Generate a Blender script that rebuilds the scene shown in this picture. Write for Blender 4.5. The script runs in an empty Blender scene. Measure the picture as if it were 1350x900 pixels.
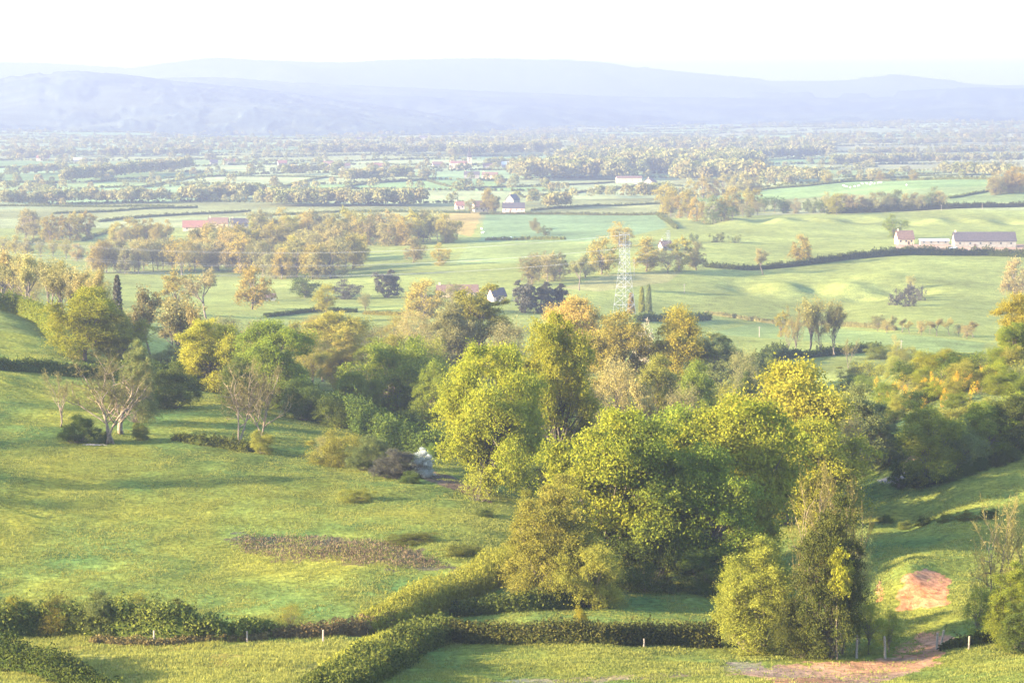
import bpy, math, random
import numpy as np
random.seed(7)
RNG = np.random.default_rng(7)
R = math.radians
C = bpy.context.scene.collection
# ------------------------------------------------------------------ camera geometry
F = 3045.0                       # focal length in photograph pixels (1350 wide)
TH = math.atan((450 - 140) / F)  # pitch below the horizon
CT, ST = math.cos(TH), math.sin(TH)
def at(u, v, Y):
    dx = (u - 675) / F; dy = (450 - v) / F
    d = (dx, CT + dy * ST, -ST + dy * CT); k = Y / d[1]
    return np.array((dx * k, Y, d[2] * k))
def proj(x, y, z):
    dep = y * CT - z * ST
    return 675 + F * x / dep, 450 - F * (y * ST + z * CT) / dep
# ------------------------------------------------------------------ noise
def hash2(ix, iy, s):
    n = (ix.astype(np.int64) * 374761393 + iy.astype(np.int64) * 668265263 + s * 974711) & 0x7fffffff
    n = ((n ^ (n >> 13)) * 1274126177) & 0x7fffffff
    n = n ^ (n >> 16)
    return (n & 0xffff) / 65535.0
def vnoise(x, y, s=0):
    ix = np.floor(x); iy = np.floor(y); fx = x - ix; fy = y - iy
    fx = fx * fx * (3 - 2 * fx); fy = fy * fy * (3 - 2 * fy)
    a = hash2(ix, iy, s); b = hash2(ix + 1, iy, s); c = hash2(ix, iy + 1, s); d = hash2(ix + 1, iy + 1, s)
    return (a * (1 - fx) + b * fx) * (1 - fy) + (c * (1 - fx) + d * fx) * fy
def fbm(x, y, o=3, s=0):
    t = 0; a = .5; n = 0
    for k in range(o):
        t = t + a * vnoise(x * 2 ** k, y * 2 ** k, s + k); n += a; a *= .5
    return t / n
# ------------------------------------------------------------------ terrain: a height field through measured points
CP = []
def cp(u, *dv):
    for D, v in dv: CP.append(at(u, v, D))
cp(0, (205, 902), (235, 846), (262, 797), (330, 640), (380, 570), (430, 500), (470, 476), (560, 411), (640, 395),
   (720, 405), (1000, 392), (1300, 365), (1700, 320), (2300, 272), (3500, 224), (5000, 198), (8000, 179))
cp(300, (208, 900), (235, 848), (262, 800), (300, 722), (340, 642), (380, 586), (430, 537), (480, 519), (600, 497),
   (720, 465), (900, 428), (1020, 408), (1280, 375), (1700, 318), (2300, 272), (3500, 223), (5000, 198), (8000, 179))
cp(600, (210, 900), (240, 848), (265, 806), (288, 738), (312, 692), (345, 642), (390, 596), (450, 575), (600, 512),
   (800, 454), (900, 432), (1060, 404), (1300, 362), (1700, 312), (2100, 282), (2600, 255), (3500, 222), (5000, 197), (8000, 179))
cp(900, (212, 897), (240, 850), (270, 792), (300, 746), (350, 690), (450, 612), (600, 527), (780, 462), (900, 436),
   (1100, 414), (1300, 358), (1500, 322), (1700, 301), (2000, 282), (2600, 255), (3500, 222), (5000, 197), (8000, 179))
cp(1060, (212, 895), (236, 860), (270, 800), (310, 730), (360, 670), (450, 605), (600, 530), (760, 480), (880, 445),
   (1120, 418), (1300, 362), (1480, 330), (1650, 302), (1850, 286), (2200, 262), (2350, 252), (2800, 238))
cp(1200, (208, 898), (232, 867), (247, 836), (258, 801), (266, 755), (272, 742), (290, 731), (315, 702), (330, 692),
   (350, 640), (400, 560), (440, 482), (520, 496), (660, 490), (780, 474), (930, 432), (1130, 402), (1330, 352),
   (1450, 331), (1520, 323), (1700, 301), (1850, 286), (2200, 248), (2400, 240), (2800, 236), (3500, 222), (5000, 198), (8000, 179))
cp(1350, (205, 882), (232, 851), (262, 770), (285, 722), (300, 702), (330, 652), (355, 602), (430, 480), (520, 482), (700, 488), (930, 440),
   (1130, 408), (1330, 356), (1500, 325), (1700, 302), (1850, 284), (2200, 243), (2400, 238), (2800, 232), (3500, 220), (5000, 198), (8000, 179))
for a in (-.24, 0, .24):
    for D, z in ((4, -2.4), (12, -5.5), (40, -15), (90, -30), (150, -45)): CP.append(np.array((a * D, D, z)))
for a, l in ((-.42, ((235, -53), (330, -47), (430, -41), (560, -40), (900, -70), (1700, -95), (5000, -98))),
             (.42, ((235, -50), (330, -47), (430, -38), (560, -45), (900, -75), (1700, -88), (5000, -98))),
             (-.8, ((60, -20), (330, -44), (900, -70), (3000, -95))), (.8, ((60, -20), (330, -44), (900, -70), (3000, -95)))):
    for D, z in l: CP.append(np.array((a * D, D, z)))
for a in (-.8, -.4, -.15, .15, .4, .8):
    for D in (12000, 20000, 34000): CP.append(np.array((a * D, D, -104)))
CP = np.array(CP)
def q_of(x, y):
    y = np.maximum(y, 3.0); return np.clip(x / y, -.9, .9) * 8.0, np.log(y) * 1.6
PA, PL = q_of(CP[:, 0], CP[:, 1])
def tps(r2): return np.where(r2 > 1e-12, r2 * np.log(np.maximum(r2, 1e-12)), 0) * .5
_n = len(CP)
_K = tps((PA[:, None] - PA) ** 2 + (PL[:, None] - PL) ** 2) + np.eye(_n) * 1e-3
_P = np.stack([np.ones(_n), PA, PL], 1)
_A = np.block([[_K, _P], [_P.T, np.zeros((3, 3))]])
_W = np.linalg.solve(_A, np.concatenate([CP[:, 2], np.zeros(3)]))
# mounds and hollows of the pastures beyond the pylon: (u, v, D, radius x, radius y, height)
BUMPS = []
def bump(u, D, rx, ry, h): BUMPS.append(((u - 675) / F * D, D, rx, ry, h))
bump(1035, 1235, 15, 22, 3.8); bump(985, 1240, 11, 26, -3.0); bump(1075, 1230, 9, 24, -2.5); bump(1118, 1235, 13, 22, 3.0)
bump(1140, 1190, 11, 16, -3.0); bump(1195, 1215, 16, 18, -4.0); bump(1165, 1270, 16, 20, 2.5)
for k, uu in enumerate((935, 968, 1003, 1030, 1062, 1097, 1130, 1165, 1200, 1235, 1262, 1300, 1330)):
    bump(uu, 1790 + 20 * math.sin(k * 2.1), 8, 30, 1.9 if k % 2 else -2.2)
bump(660, 1000, 40, 40, 3); bump(1210, 262, 5.0, 3.6, .45)
def zt(x, y, fine=True):
    x = np.asarray(x, float); y = np.asarray(y, float); sh = np.broadcast(x, y).shape
    x, y = [np.broadcast_to(t, sh).ravel() for t in (x, y)]
    z = np.empty(x.size)
    for i in range(0, x.size, 40000):
        a, l = q_of(x[i:i + 40000], y[i:i + 40000])
        z[i:i + 40000] = tps((a[:, None] - PA) ** 2 + (l[:, None] - PL) ** 2) @ _W[:_n] + _W[_n] + _W[_n + 1] * a + _W[_n + 2] * l
    for bx, by, rx, ry, h in BUMPS:
        z += h * np.exp(-((x - bx) / rx) ** 2 - ((y - by) / ry) ** 2)
    far = np.clip((y - 4300) / 4500, 0, 1)
    z += far * (70 * (fbm(x / 1500 + 3, y / 1100, 3, 61) - .42) + 34)
    if fine:
        z += (fbm(x / 70, y / 70, 2, 3) - .5) * 2.2 * np.clip((y - 600) / 500, 0, 1)
        z += ((fbm(x / 9, y / 7, 2, 5) - .5) * .8 + (fbm(x / 5 + y / 9, y / 1.3, 2, 8) - .5) * .34) * np.clip((y - 150) / 50, 0, 1) * np.clip((700 - y) / 150, 0, 1)
    return z.reshape(sh)
_TU = np.arange(-400, 1760, 15.0); _TD = np.exp(np.linspace(math.log(180), math.log(11000), 1000))
_ux = (_TU[:, None] - 675) / F * _TD[None, :]
_tz = zt(_ux, np.broadcast_to(_TD, _ux.shape))
_tu, _tv = proj(_ux, np.broadcast_to(_TD, _ux.shape), _tz)
_tm = np.minimum.accumulate(_tv, 1)
def ground(u, v):
    """the point of the ground that shows at pixel (u, v)"""
    f = (u - _TU[0]) / 15.0; i = int(np.clip(math.floor(f), 0, len(_TU) - 2)); f = min(max(f - i, 0), 1)
    Ds = []
    for k in (i, i + 1):
        j = int(np.searchsorted(-_tm[k], -v)); j = min(max(j, 1), len(_TD) - 1)
        a, b = _tm[k][j - 1], _tm[k][j]; t = (a - v) / (a - b) if a > b else 0
        Ds.append(_TD[j - 1] + min(max(t, 0), 1) * (_TD[j] - _TD[j - 1]))
    D = Ds[0] * (1 - f) + Ds[1] * f
    x = at(u, v, D)[0]
    return np.array((x, D, float(zt(x, D))))
def column(u, D):
    x = (u - 675) / F * D * 1.006; return np.array((x, D, float(zt(x, D))))
# ------------------------------------------------------------------ materials
def nodes(name):
    m = bpy.data.materials.new(name); m.use_nodes = True; nt = m.node_tree; nt.nodes.clear()
    out = nt.nodes.new('ShaderNodeOutputMaterial'); return m, nt, out
def leaf_mat(name, c1, c2, trans=.35, var=.25):
    m, nt, out = nodes(name); N = nt.nodes.new; L = nt.links.new
    at1 = N('ShaderNodeAttribute'); at1.attribute_name = 'rnd'
    oi = N('ShaderNodeObjectInfo')
    mx = N('ShaderNodeMix'); mx.data_type = 'RGBA'; mx.inputs[6].default_value = (*c1, 1); mx.inputs[7].default_value = (*c2, 1)
    L(at1.outputs['Fac'], mx.inputs[0])
    hs = N('ShaderNodeHueSaturation'); L(mx.outputs[2], hs.inputs['Color'])
    mr = N('ShaderNodeMapRange'); mr.inputs['To Min'].default_value = 1 - var; mr.inputs['To Max'].default_value = 1 + var
    L(oi.outputs['Random'], mr.inputs['Value']); L(mr.outputs[0], hs.inputs['Value'])
    mh = N('ShaderNodeMapRange'); mh.inputs['To Min'].default_value = .485; mh.inputs['To Max'].default_value = .515
    ml = N('ShaderNodeMath'); ml.operation = 'FRACT'; mm = N('ShaderNodeMath'); mm.operation = 'MULTIPLY'; mm.inputs[1].default_value = 7.3
    L(oi.outputs['Random'], mm.inputs[0]); L(mm.outputs[0], ml.inputs[0]); L(ml.outputs[0], mh.inputs['Value']); L(mh.outputs[0], hs.inputs['Hue'])
    d = N('ShaderNodeBsdfDiffuse'); t = N('ShaderNodeBsdfTranslucent'); ms = N('ShaderNodeMixShader'); ms.inputs[0].default_value = trans
    L(hs.outputs[0], d.inputs[0]); L(hs.outputs[0], t.inputs[0]); L(d.outputs[0], ms.inputs[1]); L(t.outputs[0], ms.inputs[2])
    L(ms.outputs[0], out.inputs[0]); return m
def rough_mat(name, c1, c2, scale=4.0, rough=.85, bumpd=.0, metal=0):
    m, nt, out = nodes(name); N = nt.nodes.new; L = nt.links.new
    tc = N('ShaderNodeTexCoord'); no = N('ShaderNodeTexNoise'); no.inputs['Scale'].default_value = scale; no.inputs['Detail'].default_value = 5
    L(tc.outputs['Object'], no.inputs['Vector'])
    rp = N('ShaderNodeValToRGB'); rp.color_ramp.elements[0].position = .35; rp.color_ramp.elements[1].position = .65
    rp.color_ramp.elements[0].color = (*c1, 1); rp.color_ramp.elements[1].color = (*c2, 1); L(no.outputs[0], rp.inputs[0])
    b = N('ShaderNodeBsdfPrincipled'); b.inputs['Roughness'].default_value = rough; b.inputs['Metallic'].default_value = metal
    b.inputs['Specular IOR Level'].default_value = .25
    L(rp.outputs[0], b.inputs['Base Color'])
    if bumpd:
        bp = N('ShaderNodeBump'); bp.inputs['Distance'].default_value = bumpd; L(no.outputs[0], bp.inputs['Height']); L(bp.outputs[0], b.inputs['Normal'])
    L(b.outputs[0], out.inputs[0]); return m
def vary_mat(name, scale=.25):
    """ground: per-vertex field colour broken up by noise of several sizes"""
    m, nt, out = nodes(name); N = nt.nodes.new; L = nt.links.new
    a = N('ShaderNodeAttribute'); a.attribute_name = 'field'
    tc = N('ShaderNodeTexCoord')
    cur = a.outputs['Color']
    for sc, lo, hi, det in ((.013, .72, 1.28, 4), (.16, .75, 1.25, 4), (1.3, .6, 1.4, 4)):
        no = N('ShaderNodeTexNoise'); no.inputs['Scale'].default_value = sc; no.inputs['Detail'].default_value = det
        L(tc.outputs['Object'], no.inputs['Vector'])
        mr = N('ShaderNodeMapRange'); mr.inputs['From Min'].default_value = .3; mr.inputs['From Max'].default_value = .7
        mr.inputs['To Min'].default_value = lo; mr.inputs['To Max'].default_value = hi; L(no.outputs[0], mr.inputs['Value'])
        vm = N('ShaderNodeVectorMath'); vm.operation = 'SCALE'; L(cur, vm.inputs[0]); L(mr.outputs[0], vm.inputs['Scale']); cur = vm.outputs[0]
    n2 = N('ShaderNodeTexNoise'); n2.inputs['Scale'].default_value = 1.6; n2.inputs['Detail'].default_value = 5; n2.inputs['Roughness'].default_value = .7
    L(tc.outputs['Object'], n2.inputs['Vector'])
    bp = N('ShaderNodeBump'); bp.inputs['Distance'].default_value = .35; bp.inputs['Strength'].default_value = .8; L(n2.outputs[0], bp.inputs['Height'])
    b = N('ShaderNodeBsdfDiffuse'); L(cur, b.inputs[0]); L(bp.outputs[0], b.inputs['Normal'])
    L(b.outputs[0], out.inputs[0]); return m
LM = {
 'bright': leaf_mat('bright spring leaves', (.12, .14, .012), (.26, .24, .022), .5, .10),
 'yellow': leaf_mat('yellow green leaves', (.16, .15, .014), (.29, .24, .026), .5, .12),
 'green': leaf_mat('mid green leaves', (.085, .11, .012), (.185, .19, .022), .47, .15),
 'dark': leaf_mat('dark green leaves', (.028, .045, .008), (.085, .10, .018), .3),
 'ochre': leaf_mat('ochre buds and young leaves', (.17, .14, .02), (.29, .22, .04), .42),
 'orange': leaf_mat('orange tan young leaves', (.21, .16, .03), (.32, .235, .045), .42),
 'tan': leaf_mat('tan buds', (.165, .14, .042), (.27, .22, .066), .42),
 'brown': leaf_mat('grey brown buds', (.12, .11, .04), (.20, .17, .058), .38),
 'grey': leaf_mat('grey green leaves', (.08, .095, .028), (.16, .165, .045), .38),
 'ivy': leaf_mat('ivy and hedge shade leaves', (.018, .026, .005), (.075, .075, .014), .22),  # dark ivy; also the painted shade of some near hedges
 'plum': leaf_mat('purplish dark leaves', (.04, .04, .03), (.09, .08, .055), .22),
 'gorse': leaf_mat('orange gorse flowers', (.40, .22, .01), (.6, .36, .02), .35),
 'white': leaf_mat('white blossom', (.30, .33, .25), (.6, .6, .57), .3),
 'pink': leaf_mat('pale pink blossom', (.22, .17, .10), (.42, .32, .24), .3),
 'bramble': leaf_mat('reddish bramble leaves', (.07, .05, .02), (.15, .105, .038), .3),
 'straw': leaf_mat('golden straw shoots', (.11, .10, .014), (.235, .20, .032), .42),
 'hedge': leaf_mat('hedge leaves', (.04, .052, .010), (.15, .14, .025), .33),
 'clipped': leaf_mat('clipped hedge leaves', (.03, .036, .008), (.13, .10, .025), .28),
 'olive': leaf_mat('olive leaves', (.12, .118, .018), (.24, .21, .032), .42, .15),
 'bracken': leaf_mat('dead bracken', (.045, .034, .02), (.125, .09, .045), .2),
 'grass': leaf_mat('grass blades', (.085, .098, .022), (.185, .17, .036), .38),
}
BARK = rough_mat('grey brown bark', (.06, .045, .03), (.13, .10, .07), 6, .9)
PALEBARK = rough_mat('pale tan bark', (.10, .075, .05), (.20, .145, .095), 5, .9)
DARKBARK = rough_mat('dark bark', (.03, .024, .018), (.07, .055, .04), 6, .9)
POSTW = rough_mat('weathered post wood', (.19, .14, .095), (.30, .23, .16), 9, .85)
STEEL = rough_mat('galvanised steel', (.20, .20, .20), (.27, .27, .26), 1, .5, 0, .3)
WIRE = rough_mat('aluminium cable', (.25, .25, .25), (.3, .3, .3), 1, .5)
WALLS = {'cream': rough_mat('cream render', (.36, .29, .19), (.46, .37, .25), .6), 'white': rough_mat('white render', (.15, .13, .105), (.22, .195, .16), .6),
         'stone': rough_mat('ochre stone', (.42, .3, .17), (.55, .4, .24), 1.2), 'pink': rough_mat('pink render', (.55, .36, .26), (.63, .43, .32), .6)}
ROOFS = {'red': rough_mat('red tile roof', (.13, .055, .04), (.19, .08, .055), 1.5), 'brown': rough_mat('brown tile roof', (.08, .045, .032), (.13, .075, .052), 1.5),
         'slate': rough_mat('slate roof', (.032, .026, .028), (.06, .048, .05), 1.5), 'tin': rough_mat('grey sheet roof', (.3, .31, .33), (.4, .41, .42), 1)}
GLASS = rough_mat('dark window', (.03, .035, .04), (.05, .055, .06), 1, .2)
DOORM = rough_mat('dark timber door', (.06, .035, .025), (.1, .06, .04), 3)
COW = rough_mat('white cattle hide', (.62, .58, .5), (.78, .75, .68), 2)
STICK = rough_mat('bleached sticks', (.17, .14, .11), (.27, .23, .18), 6)
EARTH = vary_mat('pasture and soil')
HILLM = vary_mat('far hill')
# ------------------------------------------------------------------ mesh helpers
def mesh_np(name, V, Fc, attr=None, col=None, smooth=False):
    me = bpy.data.meshes.new(name); V = np.asarray(V, np.float32); Fc = np.asarray(Fc, np.int32); n, k = Fc.shape
    me.vertices.add(len(V)); me.vertices.foreach_set('co', V.ravel())
    me.loops.add(n * k); me.loops.foreach_set('vertex_index', Fc.ravel())
    me.polygons.add(n); me.polygons.foreach_set('loop_start', np.arange(n, dtype=np.int32) * k)
    if smooth: me.polygons.foreach_set('use_smooth', np.ones(n, bool))
    me.update(calc_edges=True)
    if attr is not None:
        a = me.attributes.new('rnd', 'FLOAT', 'FACE'); a.data.foreach_set('value', np.asarray(attr, np.float32))
    if col is not None:
        a = me.attributes.new('field', 'FLOAT_COLOR', 'POINT'); a.data.foreach_set('color', np.concatenate([col, np.ones((len(col), 1))], 1).astype(np.float32).ravel())
    return me
def obj(name, me, mat=None, parent=None, loc=None):
    o = bpy.data.objects.new(name, me); C.objects.link(o)
    if mat is not None:
        if len(me.materials) == 0: me.materials.append(mat)
        elif me.materials[0] != mat:
            o.material_slots[0].link = 'OBJECT'; o.material_slots[0].material = mat
    if parent is not None: o.parent = parent
    if loc is not None: o.location = loc
    return o
def tag(o, label=None, cat=None, group=None, kind=None):
    if label: o['label'] = label
    if cat: o['category'] = cat
    if group: o['group'] = group
    if kind: o['kind'] = kind
    return o
def empty(name, loc, rz=0):
    o = bpy.data.objects.new(name, None); C.objects.link(o); o.location = loc; o.rotation_euler = (0, 0, rz); o.empty_display_size = .2; return o
class MB:
    """collects tubes, boxes and prisms into one mesh"""
    def __init__(s): s.v = []; s.f = []
    def add(s, vs, fs):
        b = len(s.v); s.v += [tuple(p) for p in vs]; s.f += [tuple(i + b for i in f) for f in fs]
    def tube(s, pts, rad, n=5):
        b = len(s.v); m = len(pts)
        for i in range(m):
            p = np.asarray(pts[i], float); d = np.asarray(pts[min(i + 1, m - 1)], float) - np.asarray(pts[max(i - 1, 0)], float)
            L = math.sqrt(d @ d) or 1; d = d / L
            a = np.array((1., 0, 0)) if abs(d[0]) < .8 else np.array((0, 1., 0))
            e1 = np.cross(d, a); e1 /= math.sqrt(e1 @ e1); e2 = np.cross(d, e1); r = rad[i] if hasattr(rad, '__len__') else rad
            for k in range(n):
                t = 2 * math.pi * k / n; s.v.append(tuple(p + r * (math.cos(t) * e1 + math.sin(t) * e2)))
        for i in range(m - 1):
            for k in range(n):
                k2 = (k + 1) % n; s.f.append((b + i * n + k, b + i * n + k2, b + (i + 1) * n + k2, b + (i + 1) * n + k))
        s.f.append(tuple(b + k for k in range(n))[::-1]); s.f.append(tuple(b + (m - 1) * n + k for k in range(n)))
    def box(s, x0, x1, y0, y1, z0, z1):
        s.add([(x0, y0, z0), (x1, y0, z0), (x1, y1, z0), (x0, y1, z0), (x0, y0, z1), (x1, y0, z1), (x1, y1, z1), (x0, y1, z1)],
              [(3, 2, 1, 0), (4, 5, 6, 7), (0, 1, 5, 4), (1, 2, 6, 5), (2, 3, 7, 6), (3, 0, 4, 7)])
    def mesh(s, name, smooth=False):
        me = bpy.data.meshes.new(name); me.from_pydata(s.v, [], s.f); me.update()
        if smooth: me.polygons.foreach_set('use_smooth', np.ones(len(s.f), bool))
        return me
def unit(a): return a / np.maximum(np.linalg.norm(a, axis=-1, keepdims=True), 1e-9)
def leaf_geo(P, size, out=None, bias=.5, aspect=.6, up=0.0, rng=RNG):
    """one kite-shaped leaf spray per point"""
    n = len(P); nrm = rng.normal(size=(n, 3))
    if out is not None: nrm = unit(nrm) + bias * out
    nrm = unit(nrm); t = rng.normal(size=(n, 3)); t[:, 2] += up * 3
    t = unit(t - (t * nrm).sum(1, keepdims=True) * nrm); b = np.cross(nrm, t)
    s = np.broadcast_to(size, (n,))[:, None] * (.6 + .8 * rng.random((n, 1)))
    V = np.stack([P - t * s, P + b * s * aspect + t * s * .15, P + t * s, P - b * s * aspect + t * s * .15], 1).reshape(-1, 3)
    return V, np.arange(4 * n).reshape(n, 4)
# ------------------------------------------------------------------ plant prototypes
def bez(p0, p1, p2, n):
    t = np.linspace(0, 1, n)[:, None]; return (1 - t) ** 2 * p0 + 2 * t * (1 - t) * p1 + t * t * p2
def leafy(seed, H=12., Rx=5., base=.22, lobes=26, subs=16, per=40, size=.24, lobe_r=.34, sub_r=.13, trunk_r=.28, dome=False, skew=.12):
    """crown of uneven lobes of leaf sprays on limbs; returns meshes and size"""
    rng = np.random.default_rng(seed); zc = H * (base + 1) / 2; rz = H * (1 - base) / 2
    cs, rs = [], []; k = 0; ph = rng.uniform(0, 6.28, 6)
    while len(cs) < lobes and k < 5000:
        k += 1
        d = unit(rng.normal(size=3)); r = rng.uniform(.2, .92) ** .6
        if dome and d[2] < -.6: continue
        az = math.atan2(d[1], d[0]); wob = 1 + skew * (math.sin(2 * az + ph[0]) + math.sin(3 * az + ph[1] + 2 * d[2]) + .8 * math.sin(4 * d[2] + ph[2]))
        p = np.array((d[0] * Rx * r * wob, d[1] * Rx * r * wob, zc + d[2] * rz * r * (1 + .5 * skew * math.sin(az * 2 + ph[3]))))
        if not dome and d[2] < -.65 and rng.random() < .3: continue
        q = rng.uniform(.55, 1.25)
        if all(np.linalg.norm((p - c) / (Rx, Rx, rz)) > .21 * (q + q2) * .55 for c, q2 in zip(cs, rs)): cs.append(p); rs.append(q)
    P = []; O = []; rn = []; mb = MB()
    lean = rng.uniform(-.05, .05, 2) * H
    zt_ = H * (base + .42); tp = bez(np.array((0, 0, -.3)), np.array((lean[0], lean[1], zt_ * .5)), np.array((lean[0] * .6, lean[1] * .6, zt_)), 6)
    if not dome: mb.tube(tp, [trunk_r * (1.35 - .95 * i / 5) for i in range(6)], 7)
    for c, q0 in zip(cs, rs):
        R0 = Rx * lobe_r * q0
        f = rng.uniform(.25, .95); j = min(int(f * 5), 4); st = tp[j] * (1 - (f * 5 - j)) + tp[j + 1] * (f * 5 - j)
        if dome: st = np.array((c[0] * .2, c[1] * .2, 0))
        mid = (st + c) / 2 + np.array((0, 0, (-.08 if dome else .03) * H)) + rng.normal(size=3) * .06 * Rx
        mb.tube(bez(st, mid, c, 6), [trunk_r * (.5 - .085 * i) for i in range(6)], 4)
        tone = rng.random(); ax = unit(c - np.array((0, 0, zc - rz * .3)))
        for s in range(max(5, int(subs * q0 ** 1.6))):
            d = unit(rng.normal(size=3) + np.array((0, 0, .3)) + .6 * ax)
            sc = c + d * R0 * rng.uniform(.35, 1.15) * np.array((1, 1, .75))
            n = max(3, int(per * rng.uniform(.3, 1.7)))
            w = R0 * sub_r * 2.2 * rng.uniform(.6, 1.4); q = rng.normal(size=(n, 3)) * np.array((1, 1, .55)) * w + d * np.abs(rng.normal(size=(n, 1))) * w * .9
            q[:, 2] -= .25 * (q[:, 0] ** 2 + q[:, 1] ** 2) / max(w, .05) * .3
            P.append(sc + q); O.append(np.broadcast_to(d, (n, 3))); rn.append(np.clip(rng.normal(.3 + .35 * tone, .25, n), 0, 1))
            if s % 3 == 0: mb.tube(bez(c, (c + sc) / 2 + rng.normal(size=3) * .1, sc + d * w, 3), [trunk_r * .1, trunk_r * .06, trunk_r * .02], 3)
    P = np.concatenate(P); O = np.concatenate(O); rn = np.concatenate(rn)
    keep = P[:, 2] > .05; P, O, rn = P[keep], O[keep], rn[keep]
    V, Fc = leaf_geo(P, size, O, .5, .62, rng=rng)
    me = mesh_np('crown', V, Fc, rn); tr = mb.mesh('trunk', True)
    return dict(trunk=tr, crown=me, H=float(np.percentile(V[:, 2], 99.6)), R=float(np.percentile(np.hypot(V[:, 0], V[:, 1]), 97.5)))
def bare(seed, H=12., stems=1, levels=5, kids=(4, 3, 4, 4), spread=.62, r0=.2, buds=0, bud=.12, upw=.25, broom=False):
    """leafless branching tree: trunk and boughs in one mesh, fine twigs (and buds) in the other"""
    rng = np.random.default_rng(seed); tm, cm = MB(), MB(); tips = []
    def grow(p, d, L, r, lv):
        n = 4 if lv < 2 else 3; pts = [p]; q = p; dd = d
        for i in range(n):
            dd = unit(dd + rng.normal(size=3) * (.13 if lv < 2 else .2) + np.array((0, 0, upw * .25))); q = q + dd * L / n; pts.append(q)
        r1 = r * (.6 if lv < levels - 1 else .35)
        (tm if lv < 3 else cm).tube(pts, [r + (r1 - r) * i / n for i in range(n + 1)], 6 if lv == 0 else 4 if lv < 3 else 3)
        if lv >= levels - 1:
            tips.extend(pts[1:]); return
        for k in range(kids[min(lv, len(kids) - 1)] + int(rng.integers(0, 2))):
            t = rng.uniform(.35, 1.0) if k else 1.0; j = min(int(t * n), n - 1); s = pts[j] + (pts[j + 1] - pts[j]) * (t * n - j)
            a = unit(rng.normal(size=3)); nd = unit(dd * (1 - spread * .45) + a * spread * (1.0 if k else .4) + np.array((0, 0, upw)))
            grow(s, nd, L * rng.uniform(.55, .85) * (.8 if lv else .95), max(r * rng.uniform(.4, .62), .016), lv + 1)
    for s in range(stems):
        d = unit(np.array((rng.normal() * .3, rng.normal() * .3, 1.2))) if stems > 1 else np.array((.05, .02, 1.))
        grow(np.array((rng.normal() * .25 * (stems > 1), rng.normal() * .25 * (stems > 1), -.2)), d, H * (.34 if not broom else .5), r0 * (1 if stems == 1 else .7), 0)
    tips = np.array(tips)
    tr = tm.mesh('trunk', True); tw = np.array(cm.v); ztop = float(np.percentile(tw[:, 2], 99.5)); rr = float(np.percentile(np.hypot(tw[:, 0], tw[:, 1]), 97))
    V = [tw]; fq = [f for f in cm.f if len(f) == 4]; rn = [np.full(len(fq), .5)]; Fs = [np.array(fq)]
    if buds:
        P = tips[rng.integers(0, len(tips), buds)] + rng.normal(size=(buds, 3)) * H * .022
        lv, lf = leaf_geo(P, bud, None, rng=rng); Fs.append(lf + len(tw)); V.append(lv); rn.append(np.clip(rng.normal(.5, .25, buds), 0, 1))
    me = mesh_np('crown', np.concatenate(V), np.concatenate(Fs), np.concatenate(rn))
    return dict(trunk=tr, crown=me, H=ztop, R=rr)
def conifer(seed, H=12., Rx=3., n=9000, power=.8, size=.2, tr=.2):
    rng = np.random.default_rng(seed); h = rng.random(n) ** 1.2; az = rng.random(n) * 6.283
    rad = Rx * (1 - h) ** power * (.72 + .28 * np.sin(az * 5 + h * 40) * np.sin(h * 55)) * rng.uniform(.45, 1, n) ** .5
    P = np.stack([np.cos(az) * rad, np.sin(az) * rad, .06 * H + h * H * .94 - rad * .15], 1)
    V, Fc = leaf_geo(P, size, unit(P * (1, 1, 0) + 1e-6), .6, .5, rng=rng)
    mb = MB(); mb.tube([(0, 0, -.2), (0, 0, H * .5), (0, 0, H * .92)], [tr, tr * .6, tr * .1], 6)
    return dict(trunk=mb.mesh('trunk', True), crown=mesh_np('crown', V, Fc, rng.random(n)), H=H, R=Rx)
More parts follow.
